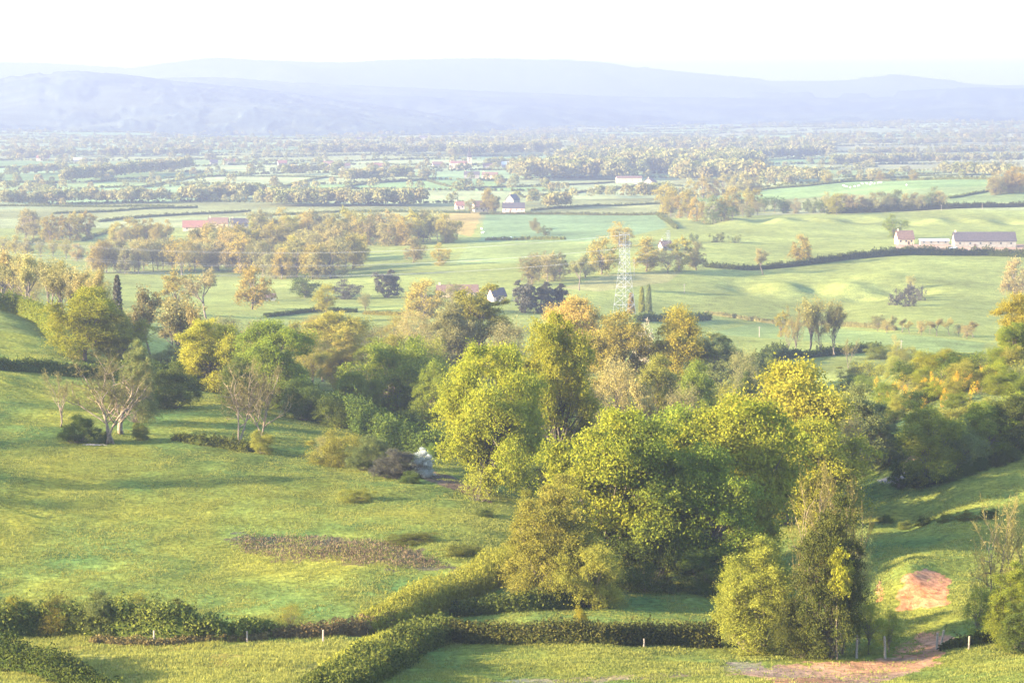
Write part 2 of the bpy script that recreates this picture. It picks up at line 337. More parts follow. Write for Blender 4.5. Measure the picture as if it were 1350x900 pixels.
PR = {
 'oak': leafy(11, 23, 11.5, .05, 60, 20, 120, 0.170, .24, .12, trunk_r=.6, skew=.13),
 'oak2': leafy(12, 25, 9.6, .02, 52, 20, 116, 0.170, .28, .12, trunk_r=.55, skew=.15),
 'round': leafy(13, 14, 5.8, .05, 44, 16, 88, 0.129, .29, .13, trunk_r=.3),
 'round2': leafy(14, 15, 5.4, .04, 44, 16, 88, 0.129, .30, .13, trunk_r=.3, skew=.15),
 'tall': leafy(15, 19, 5.4, .05, 50, 16, 88, 0.129, .32, .12, trunk_r=.3, skew=.15),
 'wide': leafy(16, 12, 6.8, .04, 48, 16, 88, 0.129, .28, .13, trunk_r=.3),
 'bush': leafy(21, 5, 3.4, -.5, 34, 13, 80, 0.075, .32, .14, trunk_r=.1, dome=True, skew=.16),
 'bush2': leafy(22, 5, 3.8, -.4, 38, 13, 76, 0.075, .28, .15, trunk_r=.1, dome=True, skew=.2),
 'bushs': leafy(25, 5, 3.4, -.4, 24, 9, 7, .14, .36, .2, trunk_r=.1, dome=True, skew=.2),
 'dome': leafy(23, 10, 5.4, -.25, 48, 16, 112, 0.095, .30, .13, trunk_r=.14, dome=True, skew=.15),
 'tower': leafy(24, 16, 5.2, -.15, 58, 16, 108, 0.102, .30, .13, trunk_r=.2, dome=True, skew=.16),
 'sparse': leafy(31, 14, 5.4, .08, 38, 12, 34, 0.129, .32, .20, trunk_r=.24, skew=.15),
 'sparse2': leafy(32, 15, 5.0, .06, 38, 12, 32, 0.129, .34, .22, trunk_r=.24, skew=.18),
 'far': leafy(41, 14, 5.8, -.02, 28, 9, 33, 0.236, .32, .15, trunk_r=.3, skew=.16),
 'far2': leafy(42, 15, 5.2, -.04, 28, 9, 31, 0.236, .32, .15, trunk_r=.3, skew=.18),
 'far3': leafy(43, 13, 6.2, .02, 30, 9, 28, 0.236, .30, .16, trunk_r=.3, skew=.18),
 'fars': leafy(44, 14, 5.4, .0, 28, 9, 18, 0.223, .32, .2, trunk_r=.26, skew=.18),
 'farb': leafy(45, 4, 3.4, -.5, 20, 8, 12, .24, .36, .15, trunk_r=.1, dome=True, skew=.2),
 'bare': bare(51, 12, 1, 5, (4, 4, 5, 6), r0=.24, spread=.85, buds=300, bud=.07), 'bare2': bare(52, 12, 3, 5, (3, 4, 5, 5), .8, .17, 500, .07), 'bare3': bare(53, 11, 2, 5, (4, 4, 5, 5), .95, .17, 400, .07),
 'bud': bare(54, 13, 1, 5, (4, 4, 4, 4), .75, .22, 3800, .13), 'bud2': bare(55, 13, 2, 5, (4, 4, 4, 4), .65, .2, 3600, .13, .35),
 'thin': bare(56, 12, 2, 5, (3, 3, 4, 4), .55, .13, 800, .09, .5), 'broom': bare(57, 11, 5, 5, (3, 4, 4, 4), .68, .15, 500, .08, .38),
 'tuft': leafy(26, 10, 1.9, .58, 22, 12, 40, .11, .34, .14, trunk_r=.1),
 'conifer': conifer(61), 'conifer2': leafy(62, 11, 4.2, -.2, 34, 10, 26, .26, .3, .14, trunk_r=.2, dome=True, skew=.12), 'poplar': conifer(63, 14, 1.7, 5000, .35, .22),
}
def plant(kind, mat, loc, h, w, label, cat='tree', group=None, name=None, bark=None, rz=None):
    p = PR[kind]
    e = empty(name or ('tree' if cat == 'tree' else cat.replace(' ', '_')), (loc[0], loc[1], loc[2] - .15), random.uniform(0, 6.28) if rz is None else rz)
    s = w / (2 * p['R']); e.scale = (s, s, h / p['H']); tag(e, label, cat, group)
    obj('trunk' if cat == 'tree' else 'stems', p['trunk'], bark or BARK, e)
    obj('crown' if cat == 'tree' else 'foliage', p['crown'], LM[mat] if isinstance(mat, str) else mat, e)
    return e
def T(u, vt, wpx, kind, mat, label, vb=None, D=None, cat='tree', group=None, name=None, bark=None, rz=None):
    """a plant whose top shows at (u, vt), wpx wide, standing where (u, vb) shows ground, or at distance D behind others"""
    g = ground(u, vb) if vb is not None else column(u, D)
    h = at(u, vt, g[1])[2] - g[2]
    if h < .4: print('LOW', label, h, g); h = 1.0
    w = wpx * g[1] / F
    for fam in (('wide', 'round', 'round2', 'tall'), ('bush', 'bush2', 'dome', 'tower')):
        if kind in fam:
            best = min(fam, key=lambda f: abs(math.log((h / w) / (PR[f]['H'] / (2 * PR[f]['R'])))))
            if abs(math.log((h / w) / (PR[kind]['H'] / (2 * PR[kind]['R'])))) > .16: kind = best
    return plant(kind, mat, g, h, wpx * g[1] / F, label, cat, group, name, bark, rz)
PICKY = True
def pick(x): return x if isinstance(x, str) else random.choice(x)
def row(pts, n, hpx, kinds, mats, label, group, ar=(.75, 1.05), jit=3, jv=2, cat='tree', name=None, D=None):
    """n separate trees along a pixel polyline of their feet"""
    pts = np.array(pts, float); seg = np.linalg.norm(np.diff(pts, axis=0), axis=1); cum = np.concatenate([[0], np.cumsum(seg)])
    for i in range(n):
        s = cum[-1] * (i + .5) / n + random.uniform(-jit, jit); s = min(max(s, 0), cum[-1])
        u = np.interp(s, cum, pts[:, 0]); v = np.interp(s, cum, pts[:, 1]) + random.uniform(-jv, jv)
        g = ground(u, v) if D is None else column(u, D + random.uniform(-20, 20)); h = random.uniform(*hpx) * g[1] / F
        plant(pick(kinds), pick(mats), g, h, h * random.uniform(*ar), label, cat, group, name)
def hedge(pts, hm, wm, mat, label, name='hedge', cat='hedge', dens=45, size=.12, up=0.0, aspect=.6, ragged=.35, D=None, group=None, mat2=None, core=True, seed=0, shoots=3.0):
    """a hedge: leaf sprays over a rounded ragged bank that follows the ground"""
    rng = np.random.default_rng(seed + len(C.objects))
    G = np.array([ground(*p) if D is None else column(p[0], D) for p in pts]); L = np.concatenate([[0], np.cumsum(np.linalg.norm(np.diff(G[:, :2], axis=0), axis=1))])
    hs = hm if hasattr(hm, '__len__') else [hm] * len(pts); ws = wm if hasattr(wm, '__len__') else [wm] * len(pts)
    tot = L[-1]; n = int(tot * (np.mean(hs) * 2 + np.mean(ws)) * dens)
    s = rng.random(n) * tot; x = np.interp(s, L, G[:, 0]); y = np.interp(s, L, G[:, 1]); H = np.interp(s, L, hs); Wd = np.interp(s, L, ws) / 2
    sc = np.mean(hs); H = H * (1 + ragged * (2 * fbm(s / (sc * .8), s * 0 + seed, 3, 9) - 1)); Wd = Wd * (1 + .5 * ragged * (2 * fbm(s / sc, s * 0 + 7.7, 2, 4) - 1))
    i = np.clip(np.searchsorted(L, s) - 1, 0, len(L) - 2); d = unit((G[i + 1] - G[i])[:, :2]); nx, ny = -d[:, 1], d[:, 0]
    t = rng.uniform(-.12, 1.12, n) * math.pi; r = rng.uniform(.62, 1.08, n) + .55 * ragged ** .5 * (fbm(s / 1.1, t * 1.8 + 50, 3, 6) - .5) + np.where(rng.random(n) < .06, rng.uniform(0, .35, n), 0) * ragged ** .5
    ox = np.sign(np.cos(t)) * np.abs(np.cos(t)) ** .6 * Wd * r; oz = np.clip(np.sin(t), 0, 1) ** .6 * H * r
    X = x + nx * ox; Y = y + ny * ox; Z = zt(X, Y) + oz
    P = np.stack([X, Y, Z], 1); O = np.stack([nx * np.cos(t), ny * np.cos(t), np.sin(t)], 1)
    if shoots:
        k = rng.integers(0, n, int(tot * shoots)); k = k[t[k] * 1.0 > .5]; k = k[t[k] < 2.6]; hgt = rng.uniform(.15, .55, len(k)) * sc; m_ = 14
        f = rng.random((len(k), m_)); Q = np.stack([x[k] + nx[k] * ox[k] * .8, y[k] + ny[k] * ox[k] * .8, Z[k] - .1], 1)[:, None, :] + np.stack([rng.normal(0, .12, f.shape) + rng.normal(0, .3, (len(k), 1)) * f, rng.normal(0, .12, f.shape), f * hgt[:, None]], 2)
        P = np.concatenate([P, Q.reshape(-1, 3)]); O = np.concatenate([O, np.repeat(O[k], m_, 0)]); s = np.concatenate([s, np.repeat(s[k], m_)]); oz = np.concatenate([oz, np.repeat(oz[k] + .8, m_)]); n = len(P)
    V, Fc = leaf_geo(P - G[0], size, O, .5, aspect, up, rng); rn = np.clip(rng.normal(.3, .2, n) + .35 * (fbm(s / 2.2, oz / 1.5, 2, 12) - .3), 0, 1)
    if core:
        m = max(3, int(tot / 1.0)); ss = np.linspace(0, tot, m); cx = np.interp(ss, L, G[:, 0]); cy = np.interp(ss, L, G[:, 1])
        i = np.clip(np.searchsorted(L, ss) - 1, 0, len(L) - 2); d = unit((G[i + 1] - G[i])[:, :2]); hh = np.interp(ss, L, hs) * (1 + ragged * (2 * fbm(ss / (sc * .8), ss * 0 + seed, 3, 9) - 1)) * .72; wc = np.interp(ss, L, ws) / 2 * .66
        prof = [(-1, -.15), (-1, .55), (-.55, 1), (.55, 1), (1, .55), (1, -.15)]; cv = []
        for a, b in prof:
            px = cx - d[:, 1] * wc * a; py = cy + d[:, 0] * wc * a; cv.append(np.stack([px, py, zt(px, py) + hh * b], 1) - G[0])
        cv = np.stack(cv, 1).reshape(-1, 3); fs = []
        for k in range(m - 1):
            for j in range(5): fs.append((k * 6 + j, (k + 1) * 6 + j, (k + 1) * 6 + j + 1, k * 6 + j + 1))
        fs += [(0, 1, 2, 5), (2, 3, 4, 5)]; b = (m - 1) * 6; fs += [(b + 5, b + 2, b + 1, b), (b + 5, b + 4, b + 3, b + 2)]
        Fc = np.concatenate([Fc, np.array(fs) + len(V)]); V = np.concatenate([V, cv]); rn = np.concatenate([rn, np.full(len(fs), .1)])
    o = obj(name, mesh_np(name, V, Fc, rn), LM[mat], None, G[0]); return tag(o, label, cat, group)
# ------------------------------------------------------------------ terrain sheet
def in_poly(u, v, poly):
    res = np.zeros(u.shape, bool); n = len(poly)
    for i in range(n):
        (x1, y1), (x2, y2) = poly[i], poly[(i + 1) % n]
        c = ((y1 > v) != (y2 > v)) & (u < (x2 - x1) * (v - y1) / ((y2 - y1) or 1e-9) + x1); res ^= c
    return res
seeds = []
_r = np.random.default_rng(5)
for gy in np.arange(1500, 10000, 330):
    for gx in np.arange(-.36 * gy, .36 * gy, 420): seeds.append((gx + _r.uniform(-170, 170), gy + _r.uniform(-130, 130)))
seeds = np.array(seeds)
def cells(x, y):
    """nearest field seed and the gap to the next one (the hedges run where the gap is nil)"""
    idx = np.empty(x.size, int); gap = np.empty(x.size)
    for i in range(0, x.size, 20000):
        xs, ys = x[i:i + 20000, None], y[i:i + 20000, None]; w = 18 * np.sin(xs / 130 + ys / 210)
        d = np.abs(xs + w - seeds[:, 0]) + 1.15 * np.abs(ys + w - .25 * (xs - seeds[:, 0]) - seeds[:, 1])
        k = np.argpartition(d, 1, axis=1)[:, :2]; dd = np.take_along_axis(d, k, 1); o = np.argsort(dd, 1)
        k = np.take_along_axis(k, o, 1); dd = np.take_along_axis(dd, o, 1); idx[i:i + 20000] = k[:, 0]; gap[i:i + 20000] = dd[:, 1] - dd[:, 0]
    return idx, gap
def build_ground():
    A = np.concatenate([np.linspace(-.8, -.27, 30)[:-1], np.linspace(-.27, .27, 560), np.linspace(.27, .8, 30)[1:]])
    Ds = np.concatenate([np.geomspace(2, 185, 50)[:-1], np.geomspace(185, 600, 620)[:-1], np.geomspace(600, 3000, 420)[:-1], np.geomspace(3000, 19000, 110)])
    X = A[None, :] * Ds[:, None]; Y = np.broadcast_to(Ds[:, None], X.shape).copy(); Z = zt(X, Y)
    m, n = X.shape
    V = np.stack([X, Y, Z], 2).reshape(-1, 3); i = np.arange(m * n).reshape(m, n)
    Fc = np.stack([i[:-1, :-1], i[:-1, 1:], i[1:, 1:], i[1:, :-1]], 2).reshape(-1, 4)
    x, y, z = V.T; u, v = proj(x, y, z)
    col = np.empty((len(V), 3)); col[:] = (.10, .105, .024)
    col[y < 520] = (.095, .104, .020)
    far = y > 1000; idx, gap = cells(x[far], y[far])
    pal = np.array([(.14, .17, .06), (.17, .19, .085), (.11, .15, .05), (.18, .19, .08), (.14, .18, .075), (.16, .16, .06), (.19, .18, .08)])
    pc = pal[_r.integers(0, len(pal), len(seeds))] * _r.uniform(.85, 1.15, (len(seeds), 1))
    w = np.clip((y[far] - 1700) / 150, 0, 1)[:, None]; col[far] = col[far] * (1 - w) + pc[idx] * w
    mid = (y > 600) & (y < 1900)
    col[mid] = np.array((.135, .145, .038))
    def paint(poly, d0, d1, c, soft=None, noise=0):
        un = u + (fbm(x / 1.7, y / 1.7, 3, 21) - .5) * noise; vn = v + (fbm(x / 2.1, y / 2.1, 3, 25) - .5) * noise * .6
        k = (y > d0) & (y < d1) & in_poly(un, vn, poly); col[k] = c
    paint([(595, 280), (636, 280), (622, 312), (560, 300)], 1300, 2600, (.20, .145, .045))
    paint([(640, 281), (870, 283), (880, 300), (800, 318), (632, 318)], 1300, 2600, (.105, .14, .06))
    paint([(1180, 322), (1350, 322), (1350, 333), (1180, 331)], 1380, 1650, (.22, .14, .09))
    paint([(620, 318), (800, 318), (780, 345), (600, 348)], 1100, 2000, (.135, .155, .05))
    paint([(740, 380), (800, 362), (900, 358), (880, 372), (790, 384)], 950, 1500, (.17, .155, .055))
    paint([(1000, 425), (1190, 440), (1300, 452), (1290, 470), (1100, 452), (930, 440)], 700, 1100, (.115, .14, .045))
    paint([(0, 845), (180, 850), (440, 846), (470, 870), (430, 905), (0, 905)], 180, 250, (.16, .135, .03), noise=16)     # dry straw-coloured grass
    paint([(300, 712), (340, 704), (430, 706), (520, 714), (575, 738), (600, 752), (510, 750), (420, 738), (330, 732)], 262, 330, (.06, .05, .026), noise=52)  # bracken bed
    paint([(1192, 758), (1225, 750), (1250, 757), (1252, 776), (1246, 800), (1180, 803)], 240, 285, (.28, .12, .058), noise=18)   # bare red bank
    paint([(1155, 770), (1163, 762), (1164, 790), (1156, 795)], 240, 285, (.28, .12, .058), noise=8)
    paint([(1180, 868), (1182, 850), (1215, 832), (1262, 840), (1240, 862), (1225, 870)], 215, 262, (.24, .115, .06), noise=16)   # trodden gap by the gate posts
    paint([(960, 870), (1010, 880), (1120, 872), (1215, 864), (1240, 872), (1190, 888), (1150, 903), (1040, 903), (960, 886)], 190, 245, (.18, .11, .07), noise=26)  # muddy track
    paint([(640, 898), (760, 893), (900, 883), (1000, 872), (1000, 880), (880, 893), (720, 903), (640, 904)], 190, 245, (.16, .12, .06), noise=14)
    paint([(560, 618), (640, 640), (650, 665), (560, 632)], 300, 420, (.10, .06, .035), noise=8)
    paint([(1155, 633), (1180, 626), (1200, 600), (1225, 590), (1212, 610), (1185, 640)], 300, 420, (.28, .20, .14), noise=8)
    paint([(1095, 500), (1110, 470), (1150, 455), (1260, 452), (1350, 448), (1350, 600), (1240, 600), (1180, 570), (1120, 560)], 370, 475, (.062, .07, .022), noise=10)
    # yellower and greener drifts in the near pastures
    near = y < 520; k = (fbm(x / 11, y / 16, 3, 31) - .5)[:, None] * near[:, None]
    col *= 1 + np.array((1.5, .7, -.2)) * k
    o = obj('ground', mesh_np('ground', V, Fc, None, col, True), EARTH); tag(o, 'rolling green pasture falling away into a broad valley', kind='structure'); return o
build_ground()
# ------------------------------------------------------------------ far hills
def hill(name, crest, D, front, back, label, rough=8., base=-108, c1=(.04, .055, .04), c2=(.065, .078, .045), scale=110., woods=()):
    cu = np.array([p[0] for p in crest], float); cv = np.array([p[1] for p in crest], float)
    us = np.linspace(cu[0], cu[-1], 420); ss = np.linspace(-1, 1, 110); Ys = np.where(ss < 0, D + ss * front, D + ss * back)
    zc = np.array([at(u, v, D)[2] for u, v in zip(us, np.interp(us, cu, cv))]); zc = np.convolve(np.pad(zc, 3, mode='edge'), np.ones(7) / 7, 'valid')
    X = ((us - 675) / F)[None, :] * Ys[:, None]; Y = np.broadcast_to(Ys[:, None], X.shape)
    prof = np.cos(np.clip(np.abs(ss), 0, 1) * math.pi / 2) ** 1.3
    bmp = (fbm(X / 700, Y / 900, 3, 41) - .5) * 170 * (1 - np.abs(prof - .5) * 2).clip(0, 1)[:, None]
    forest = fbm(X / scale, Y / (scale * 1.6), 3, 47) > .48
    Z = base + (zc[None, :] - base) * prof[:, None] + bmp * ((zc[None, :] - base) / 200) + forest * rough * (.6 + .8 * vnoise(X / 14, Y / 25, 3))
    for (u0, u1, s0, s1, hh) in woods:
        k = (us > u0) & (us < u1); kk = (ss > s0) & (ss < s1); mk = kk[:, None] & k[None, :]; Z = Z + mk * hh; forest = forest | mk
    m, n = X.shape; i = np.arange(m * n).reshape(m, n); Fc = np.stack([i[:-1, :-1], i[:-1, 1:], i[1:, 1:], i[1:, :-1]], 2).reshape(-1, 4)
    col = np.where(forest.reshape(-1, 1), np.array(c1), np.array(c2)) * (.8 + .4 * fbm(X / 400, Y / 500, 2, 55)).reshape(-1, 1)
    o = obj(name, mesh_np(name, np.stack([X, Y, Z], 2).reshape(-1, 3), Fc, None, col, False), HILLM); return tag(o, label, kind='structure')
hill('hills', [(-500, 122), (-200, 112), (0, 106), (50, 99), (100, 97), (160, 101), (230, 110), (330, 119), (400, 128), (520, 145), (640, 162), (760, 185)], 8600, 2300, 2500, 'wooded blue hill rising on one side of the valley')
hill('hills', [(-400, 120), (100, 112), (240, 105), (300, 105), (400, 112), (600, 121), (800, 129), (900, 131), (990, 131), (1140, 132), (1200, 128), (1280, 124), (1350, 126), (1700, 118), (2100, 125)], 11500, 4300, 1000, 'long wooded ridge closing the valley',
     woods=((990, 1068, -.08, .1, 26), (1108, 1140, -.08, .1, 22), (1178, 1240, -.22, .1, 24), (1240, 1800, -.45, .1, 24)))
hill('hills', [(-600, 84), (0, 85), (90, 87), (170, 93), (240, 84), (290, 78), (330, 82), (450, 86), (520, 82), (660, 80), (700, 82), (790, 81), (850, 92), (900, 98), (1000, 107), (1110, 107), (1160, 100), (1190, 102), (1240, 108), (1310, 113), (1500, 110), (2000, 104)], 16000, 3500, 3000, 'pale mountains on the horizon', 12, scale=700.)
hill('hills', [(120, 196), (180, 189), (230, 186), (290, 187), (335, 192), (380, 198)], 6600, 500, 900, 'low dark wooded rise on the valley floor', 16, c2=(.05, .07, .045))
# ------------------------------------------------------------------ distant countryside: hedgerows and woods too many to count
def far_points(n, d0, d1, lim, seed):
    r = np.random.default_rng(seed); y = d0 * (d1 / d0) ** r.random(n); x = r.uniform(-.26, .26, n) * y
    idx, gap = cells(x, y); k = gap < lim * y / 3000; return x[k], y[k]
def clumps(name, X, Y, h, w, per, size, mat, label, seed, low=.0):
    """many crowns in one mesh, each a cloud of leaf sprays"""
    r = np.random.default_rng(seed); n = len(X); Z = zt(X, Y); h = np.broadcast_to(h, (n,)); w = np.broadcast_to(w, (n,))
    d = unit(r.normal(size=(n, per, 3))); d[:, :, 2] = np.where(d[:, :, 2] < -.6, -d[:, :, 2], d[:, :, 2]); rad = r.uniform(.55, 1.02, (n, per, 1))
    P = d * rad * np.stack([w / 2, w / 2, h * (1 - low) / 2], 1)[:, None, :] + np.stack([X, Y, Z + h * (1 + low) / 2], 1)[:, None, :]
    S = np.repeat(size * w, per); V, Fc = leaf_geo(P.reshape(-1, 3), S, d.reshape(-1, 3), .7, .75, rng=r)
    rn = np.clip(np.repeat(r.random(n), per) * .7 + r.random(n * per) * .3, 0, 1)
    o = obj(name, mesh_np(name, V, Fc, rn), LM[mat]); return tag(o, label, kind='stuff')
hx, hy = far_points(950000, 2300, 8200, 4.0, 71)
k = ~((np.abs(proj(hx, hy, zt(hx, hy))[0] - 740) < 130) & (hy < 2600)); hx, hy = hx[k], hy[k]
print('hedge points', len(hx))
clumps('hedgerow_foliage', hx, hy, RNG.uniform(1.6, 3.4, len(hx)), RNG.uniform(2.5, 5, len(hx)) * (hy / 3000), 8, .34, 'hedge', 'dark hedgerows dividing the distant fields', 72)
BX, BY, BH = [], [], []
def belt(u0, v0, u1, v1, n, h=(10, 16), dep=60):
    for i in range(n):
        t = random.random(); g = ground(u0 + (u1 - u0) * t, v0 + (v1 - v0) * t); BX.append(g[0]); BY.append(g[1] + random.uniform(0, dep)); BH.append(random.uniform(*h))
for b in ((-10, 209, 260, 206, 90, (12, 20)), (80, 243, 245, 226, 120, (16, 22)), (0, 272, 215, 268, 90), (232, 268, 345, 262, 60, (10, 18)), (335, 273, 560, 272, 130, (12, 18)),
          (0, 234, 80, 228, 25), (375, 232, 450, 226, 40), (395, 205, 600, 203, 130, (14, 22)), (450, 243, 540, 236, 60, (12, 18)), (590, 209, 740, 201, 160, (16, 24), 300), (640, 222, 700, 218, 30),
          (675, 239, 820, 238, 130, (18, 28), 200), (820, 233, 1010, 226, 220, (20, 30), 400), (900, 243, 1010, 240, 90, (20, 28), 200), (740, 222, 900, 210, 120, (16, 24), 500), (770, 205, 1110, 202, 200, (16, 24), 500),
          (720, 277, 752, 275, 16, (12, 16)), (860, 215, 1100, 208, 160, (16, 24)), (1000, 240, 1080, 241, 50, (14, 20)), (1090, 192, 1350, 190, 130), (1100, 218, 1350, 214, 130, (12, 18)), (1250, 232, 1340, 233, 40, (12, 18)),
          (1130, 205, 1350, 203, 110), (0, 200, 400, 196, 60), (400, 197, 900, 193, 100, (12, 20), 400), (850, 195, 1350, 185, 100, (12, 20), 400), (820, 265, 900, 262, 14, (12, 18)), (0, 252, 70, 262, 12)): belt(*b)
sx, sy = far_points(170000, 2300, 9500, 9.0, 75); k = RNG.random(len(sx)) < .20 * np.clip((9500 - sy) / 7500, .12, 1); sx, sy = sx[k], sy[k]
print('belt', len(BX), 'hedge trees', len(sx))
BX, BY, BH = [np.array(t) for t in (BX, BY, BH)]; k = RNG.random(len(BX)) < np.clip((9000 - BY) / 3500, .25, 1); BX, BY, BH = BX[k], BY[k], BH[k]
wx, wy = [], []
r_ = np.random.default_rng(77); yy = r_.uniform(4600, 9800, 9000); xx = r_.uniform(-.26, .26, 9000) * yy; k = fbm(xx / 420, yy / 520, 3, 63) > .62; wx, wy = xx[k], yy[k]; print('far woods', len(wx))
sx = np.concatenate([sx, wx]); sy = np.concatenate([sy, wy])
BX = np.concatenate([BX, sx]); BY = np.concatenate([BY, sy]); BH = np.concatenate([BH, RNG.uniform(8, 15, len(sx))])
k = RNG.random(len(BX))
for lo, hi, mt, nm in ((0, .2, 'tan', 'distant_woods'), (.2, .65, 'brown', 'distant_woods'), (.65, 1.01, 'grey', 'distant_woods')):
    q = (k >= lo) & (k < hi); clumps(nm, BX[q], BY[q], BH[q], BH[q] * RNG.uniform(.75, 1.1, q.sum()), 170, .088, mt, {'tan': 'tan budding woods', 'brown': 'grey brown leafless woods', 'grey': 'grey green woods'}[mt] + ' scattered across the distant valley', 80, .08)
# ------------------------------------------------------------------ grass tufts of the near pastures
def grass():
    r = np.random.default_rng(91); N = 520000
    y = 195 * (520 / 195) ** (r.random(N) ** 1.25); x = r.uniform(-.245, .245, N) * y; z = zt(x, y); u, v = proj(x, y, z)
    bare_ = in_poly(u, v, [(1178, 752), (1255, 748), (1256, 803), (1176, 806)]) | in_poly(u, v, [(960, 872), (1215, 862), (1240, 830), (1265, 840), (1240, 872), (1150, 905), (1000, 905)])
    patch = fbm(x / 3.2, y / 5.5, 3, 33) + .35 * (fbm(x / 11, y / 16, 3, 31) - .5); keep = (r.random(N) < np.clip((patch - .30) * 3.2, .12, 1)) & (~bare_ | (r.random(N) < .06))
    x, y, z, patch, u, v = [t[keep] for t in (x, y, z, patch, u, v)]; n = len(x); B = 3
    hgt = np.repeat(r.uniform(.07, .20, n) * (.7 + patch) * np.where((y < 246) & (u < 470), 1.5, 1.0), B); ang = r.random(n * B) * 6.283; lean = r.uniform(.1, .8, n * B) * hgt
    P = np.repeat(np.stack([x, y, z], 1), B, 0) + np.stack([r.normal(0, .12, n * B), r.normal(0, .12, n * B), np.full(n * B, -.03)], 1); w = r.uniform(.03, .07, n * B)
    t = np.stack([np.cos(ang), np.sin(ang), 0 * ang], 1); s = np.stack([-np.sin(ang), np.cos(ang), 0 * ang], 1)
    tip = P + s * lean[:, None] + np.stack([0 * hgt, 0 * hgt, hgt], 1)
    V = np.stack([P - t * w[:, None], P + t * w[:, None], tip], 1).reshape(-1, 3); Fc = np.arange(3 * n * B).reshape(-1, 3)
    rn = np.clip(np.repeat((patch - .5) * 1.2 + .45 + np.where((y < 246) & (u < 470), .3, 0), B) + r.normal(0, .12, n * B), 0, 1)
    o = obj('grass', mesh_np('grass', V, Fc, rn), LM['grass']); tag(o, 'tufted pasture grass on the near slopes', kind='stuff'); print('tufts', n)
grass()
def weeds(name, poly, d0, d1, n, mat, h, label, up=1.2, size=None):
    """dead stalks or fern over a bed of ground"""
    r = np.random.default_rng(93); us = [p[0] for p in poly]; vs = [p[1] for p in poly]; P = []
    while len(P) < n:
        u, v = r.uniform(min(us), max(us)), r.uniform(min(vs), max(vs))
        if in_poly(np.array([u]), np.array([v]), poly)[0]: P.append(ground(u, v))
    P = np.array(P); P = np.repeat(P, 7, 0) + r.normal(size=(len(P) * 7, 3)) * (.5, .5, 0); P[:, 2] = zt(P[:, 0], P[:, 1]) + r.uniform(0, h, len(P))
    V, Fc = leaf_geo(P, size or .16, None, .5, .3, up, r); o = obj(name, mesh_np(name, V, Fc, r.random(len(P))), LM[mat]); tag(o, label, kind='stuff')
weeds('bracken_undergrowth', [(300, 714), (340, 706), (430, 708), (520, 716), (575, 738), (590, 748), (510, 748), (420, 736), (330, 730)], 262, 330, 800, 'bracken', .4, 'dead brown bracken bed across the left pasture')
KN = {'oak': 'oak_tree', 'oak2': 'oak_tree', 'bare': 'bare_tree', 'bare2': 'bare_tree', 'bare3': 'bare_tree', 'thin': 'bare_tree', 'broom': 'bare_tree', 'bud': 'budding_tree', 'bud2': 'budding_tree',
      'conifer': 'conifer_tree', 'conifer2': 'conifer_tree', 'poplar': 'poplar_tree', 'bush': 'bush', 'bush2': 'bush', 'farb': 'bush', 'dome': 'bush', 'bushs': 'bush', 'tower': 'bush'}
_T = T
def T(u, vt, wpx, kind, mat, label, **k):
    if k.get('name') is None: k['name'] = KN.get(kind, 'tree')
    if 'cat' not in k and KN.get(kind) == 'bush': k['cat'] = 'bush'
    return _T(u, vt, wpx, kind, mat, label, **k)
# ---- the great trees of the middle
T(645, 456, 182, 'oak', 'bright', 'broad bright green oak with dark limbs showing, above the end of the left pasture', vb=652, bark=DARKBARK, rz=1.0)
T(733, 418, 132, 'oak2', 'bright', 'tallest bright green oak, close behind the broad oak', D=372, bark=DARKBARK, rz=2.0)
T(800, 543, 185, 'round', 'bright', 'bright green rounded tree behind the golden bush', D=285, rz=.4)
T(872, 556, 165, 'round2', 'green', 'mid green tree in the heart of the central clump', D=283, rz=2.6)
T(935, 590, 135, 'round2', 'green', 'shaded green tree at the right foot of the central clump', D=282, rz=1.1)
T(972, 526, 190, 'wide', 'bright', 'green tree with sunlit top on the right side of the central clump', D=300, rz=5.1)
T(905, 538, 150, 'round', 'green', 'taller green tree standing behind the middle of the central clump', D=305, rz=3.3)
T(1038, 480, 190, 'wide', 'yellow', 'yellow green tree rising behind the right of the central clump', D=345, rz=.9)
T(1082, 552, 150, 'round', 'bright', 'lower bright green tree between the yellow tree and the right hillside', D=330, rz=4.0)
T(1005, 712, 90, 'bush', 'green', 'shaded green bush under the right trees of the central clump', D=278)
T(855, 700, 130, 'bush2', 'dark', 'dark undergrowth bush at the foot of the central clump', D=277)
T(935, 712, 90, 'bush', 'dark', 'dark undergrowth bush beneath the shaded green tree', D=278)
T(733, 625, 140, 'tower', 'olive', 'golden olive bush standing at the corner where the hedges meet', vb=792, rz=.3)
T(700, 648, 70, 'bush2', 'straw', 'pale golden shrub leaning on the left of the golden olive bush', vb=772)
T(775, 700, 110, 'bush', 'olive', 'olive shrub on the shaded side of the golden olive bush', vb=798)
# ---- ivy thicket by the gate
T(994, 712, 132, 'dome', 'olive', 'rounded olive green bush on the left of the thicket by the gate', vb=858, rz=2.2)
T(975, 742, 80, 'bush', 'bright', 'light green shrub at the left end of the gate thicket', vb=846)
T(1092, 655, 118, 'tower', 'ivy', 'tall dark ivy covered thicket beside the field gate', vb=866, rz=.7)
T(1066, 610, 84, 'bare3', 'tan', 'bleached bare branches standing up from the left of the ivy thicket', D=232, bark=PALEBARK, rz=.2)
T(1116, 618, 84, 'bare2', 'tan', 'bleached bare branches standing up from the right of the ivy thicket', D=234, bark=PALEBARK, rz=2.1)
T(1110, 720, 40, 'tuft', 'yellow', 'small lime yellow sapling against the dark ivy thicket', D=227.5, cat='tree')
T(1138, 692, 60, 'sparse2', 'grey', 'grey green willow shrub at the back right of the ivy thicket', D=242)
T(1055, 790, 90, 'bush2', 'ivy', 'low dark ivy bush along the foot of the thicket', vb=866)
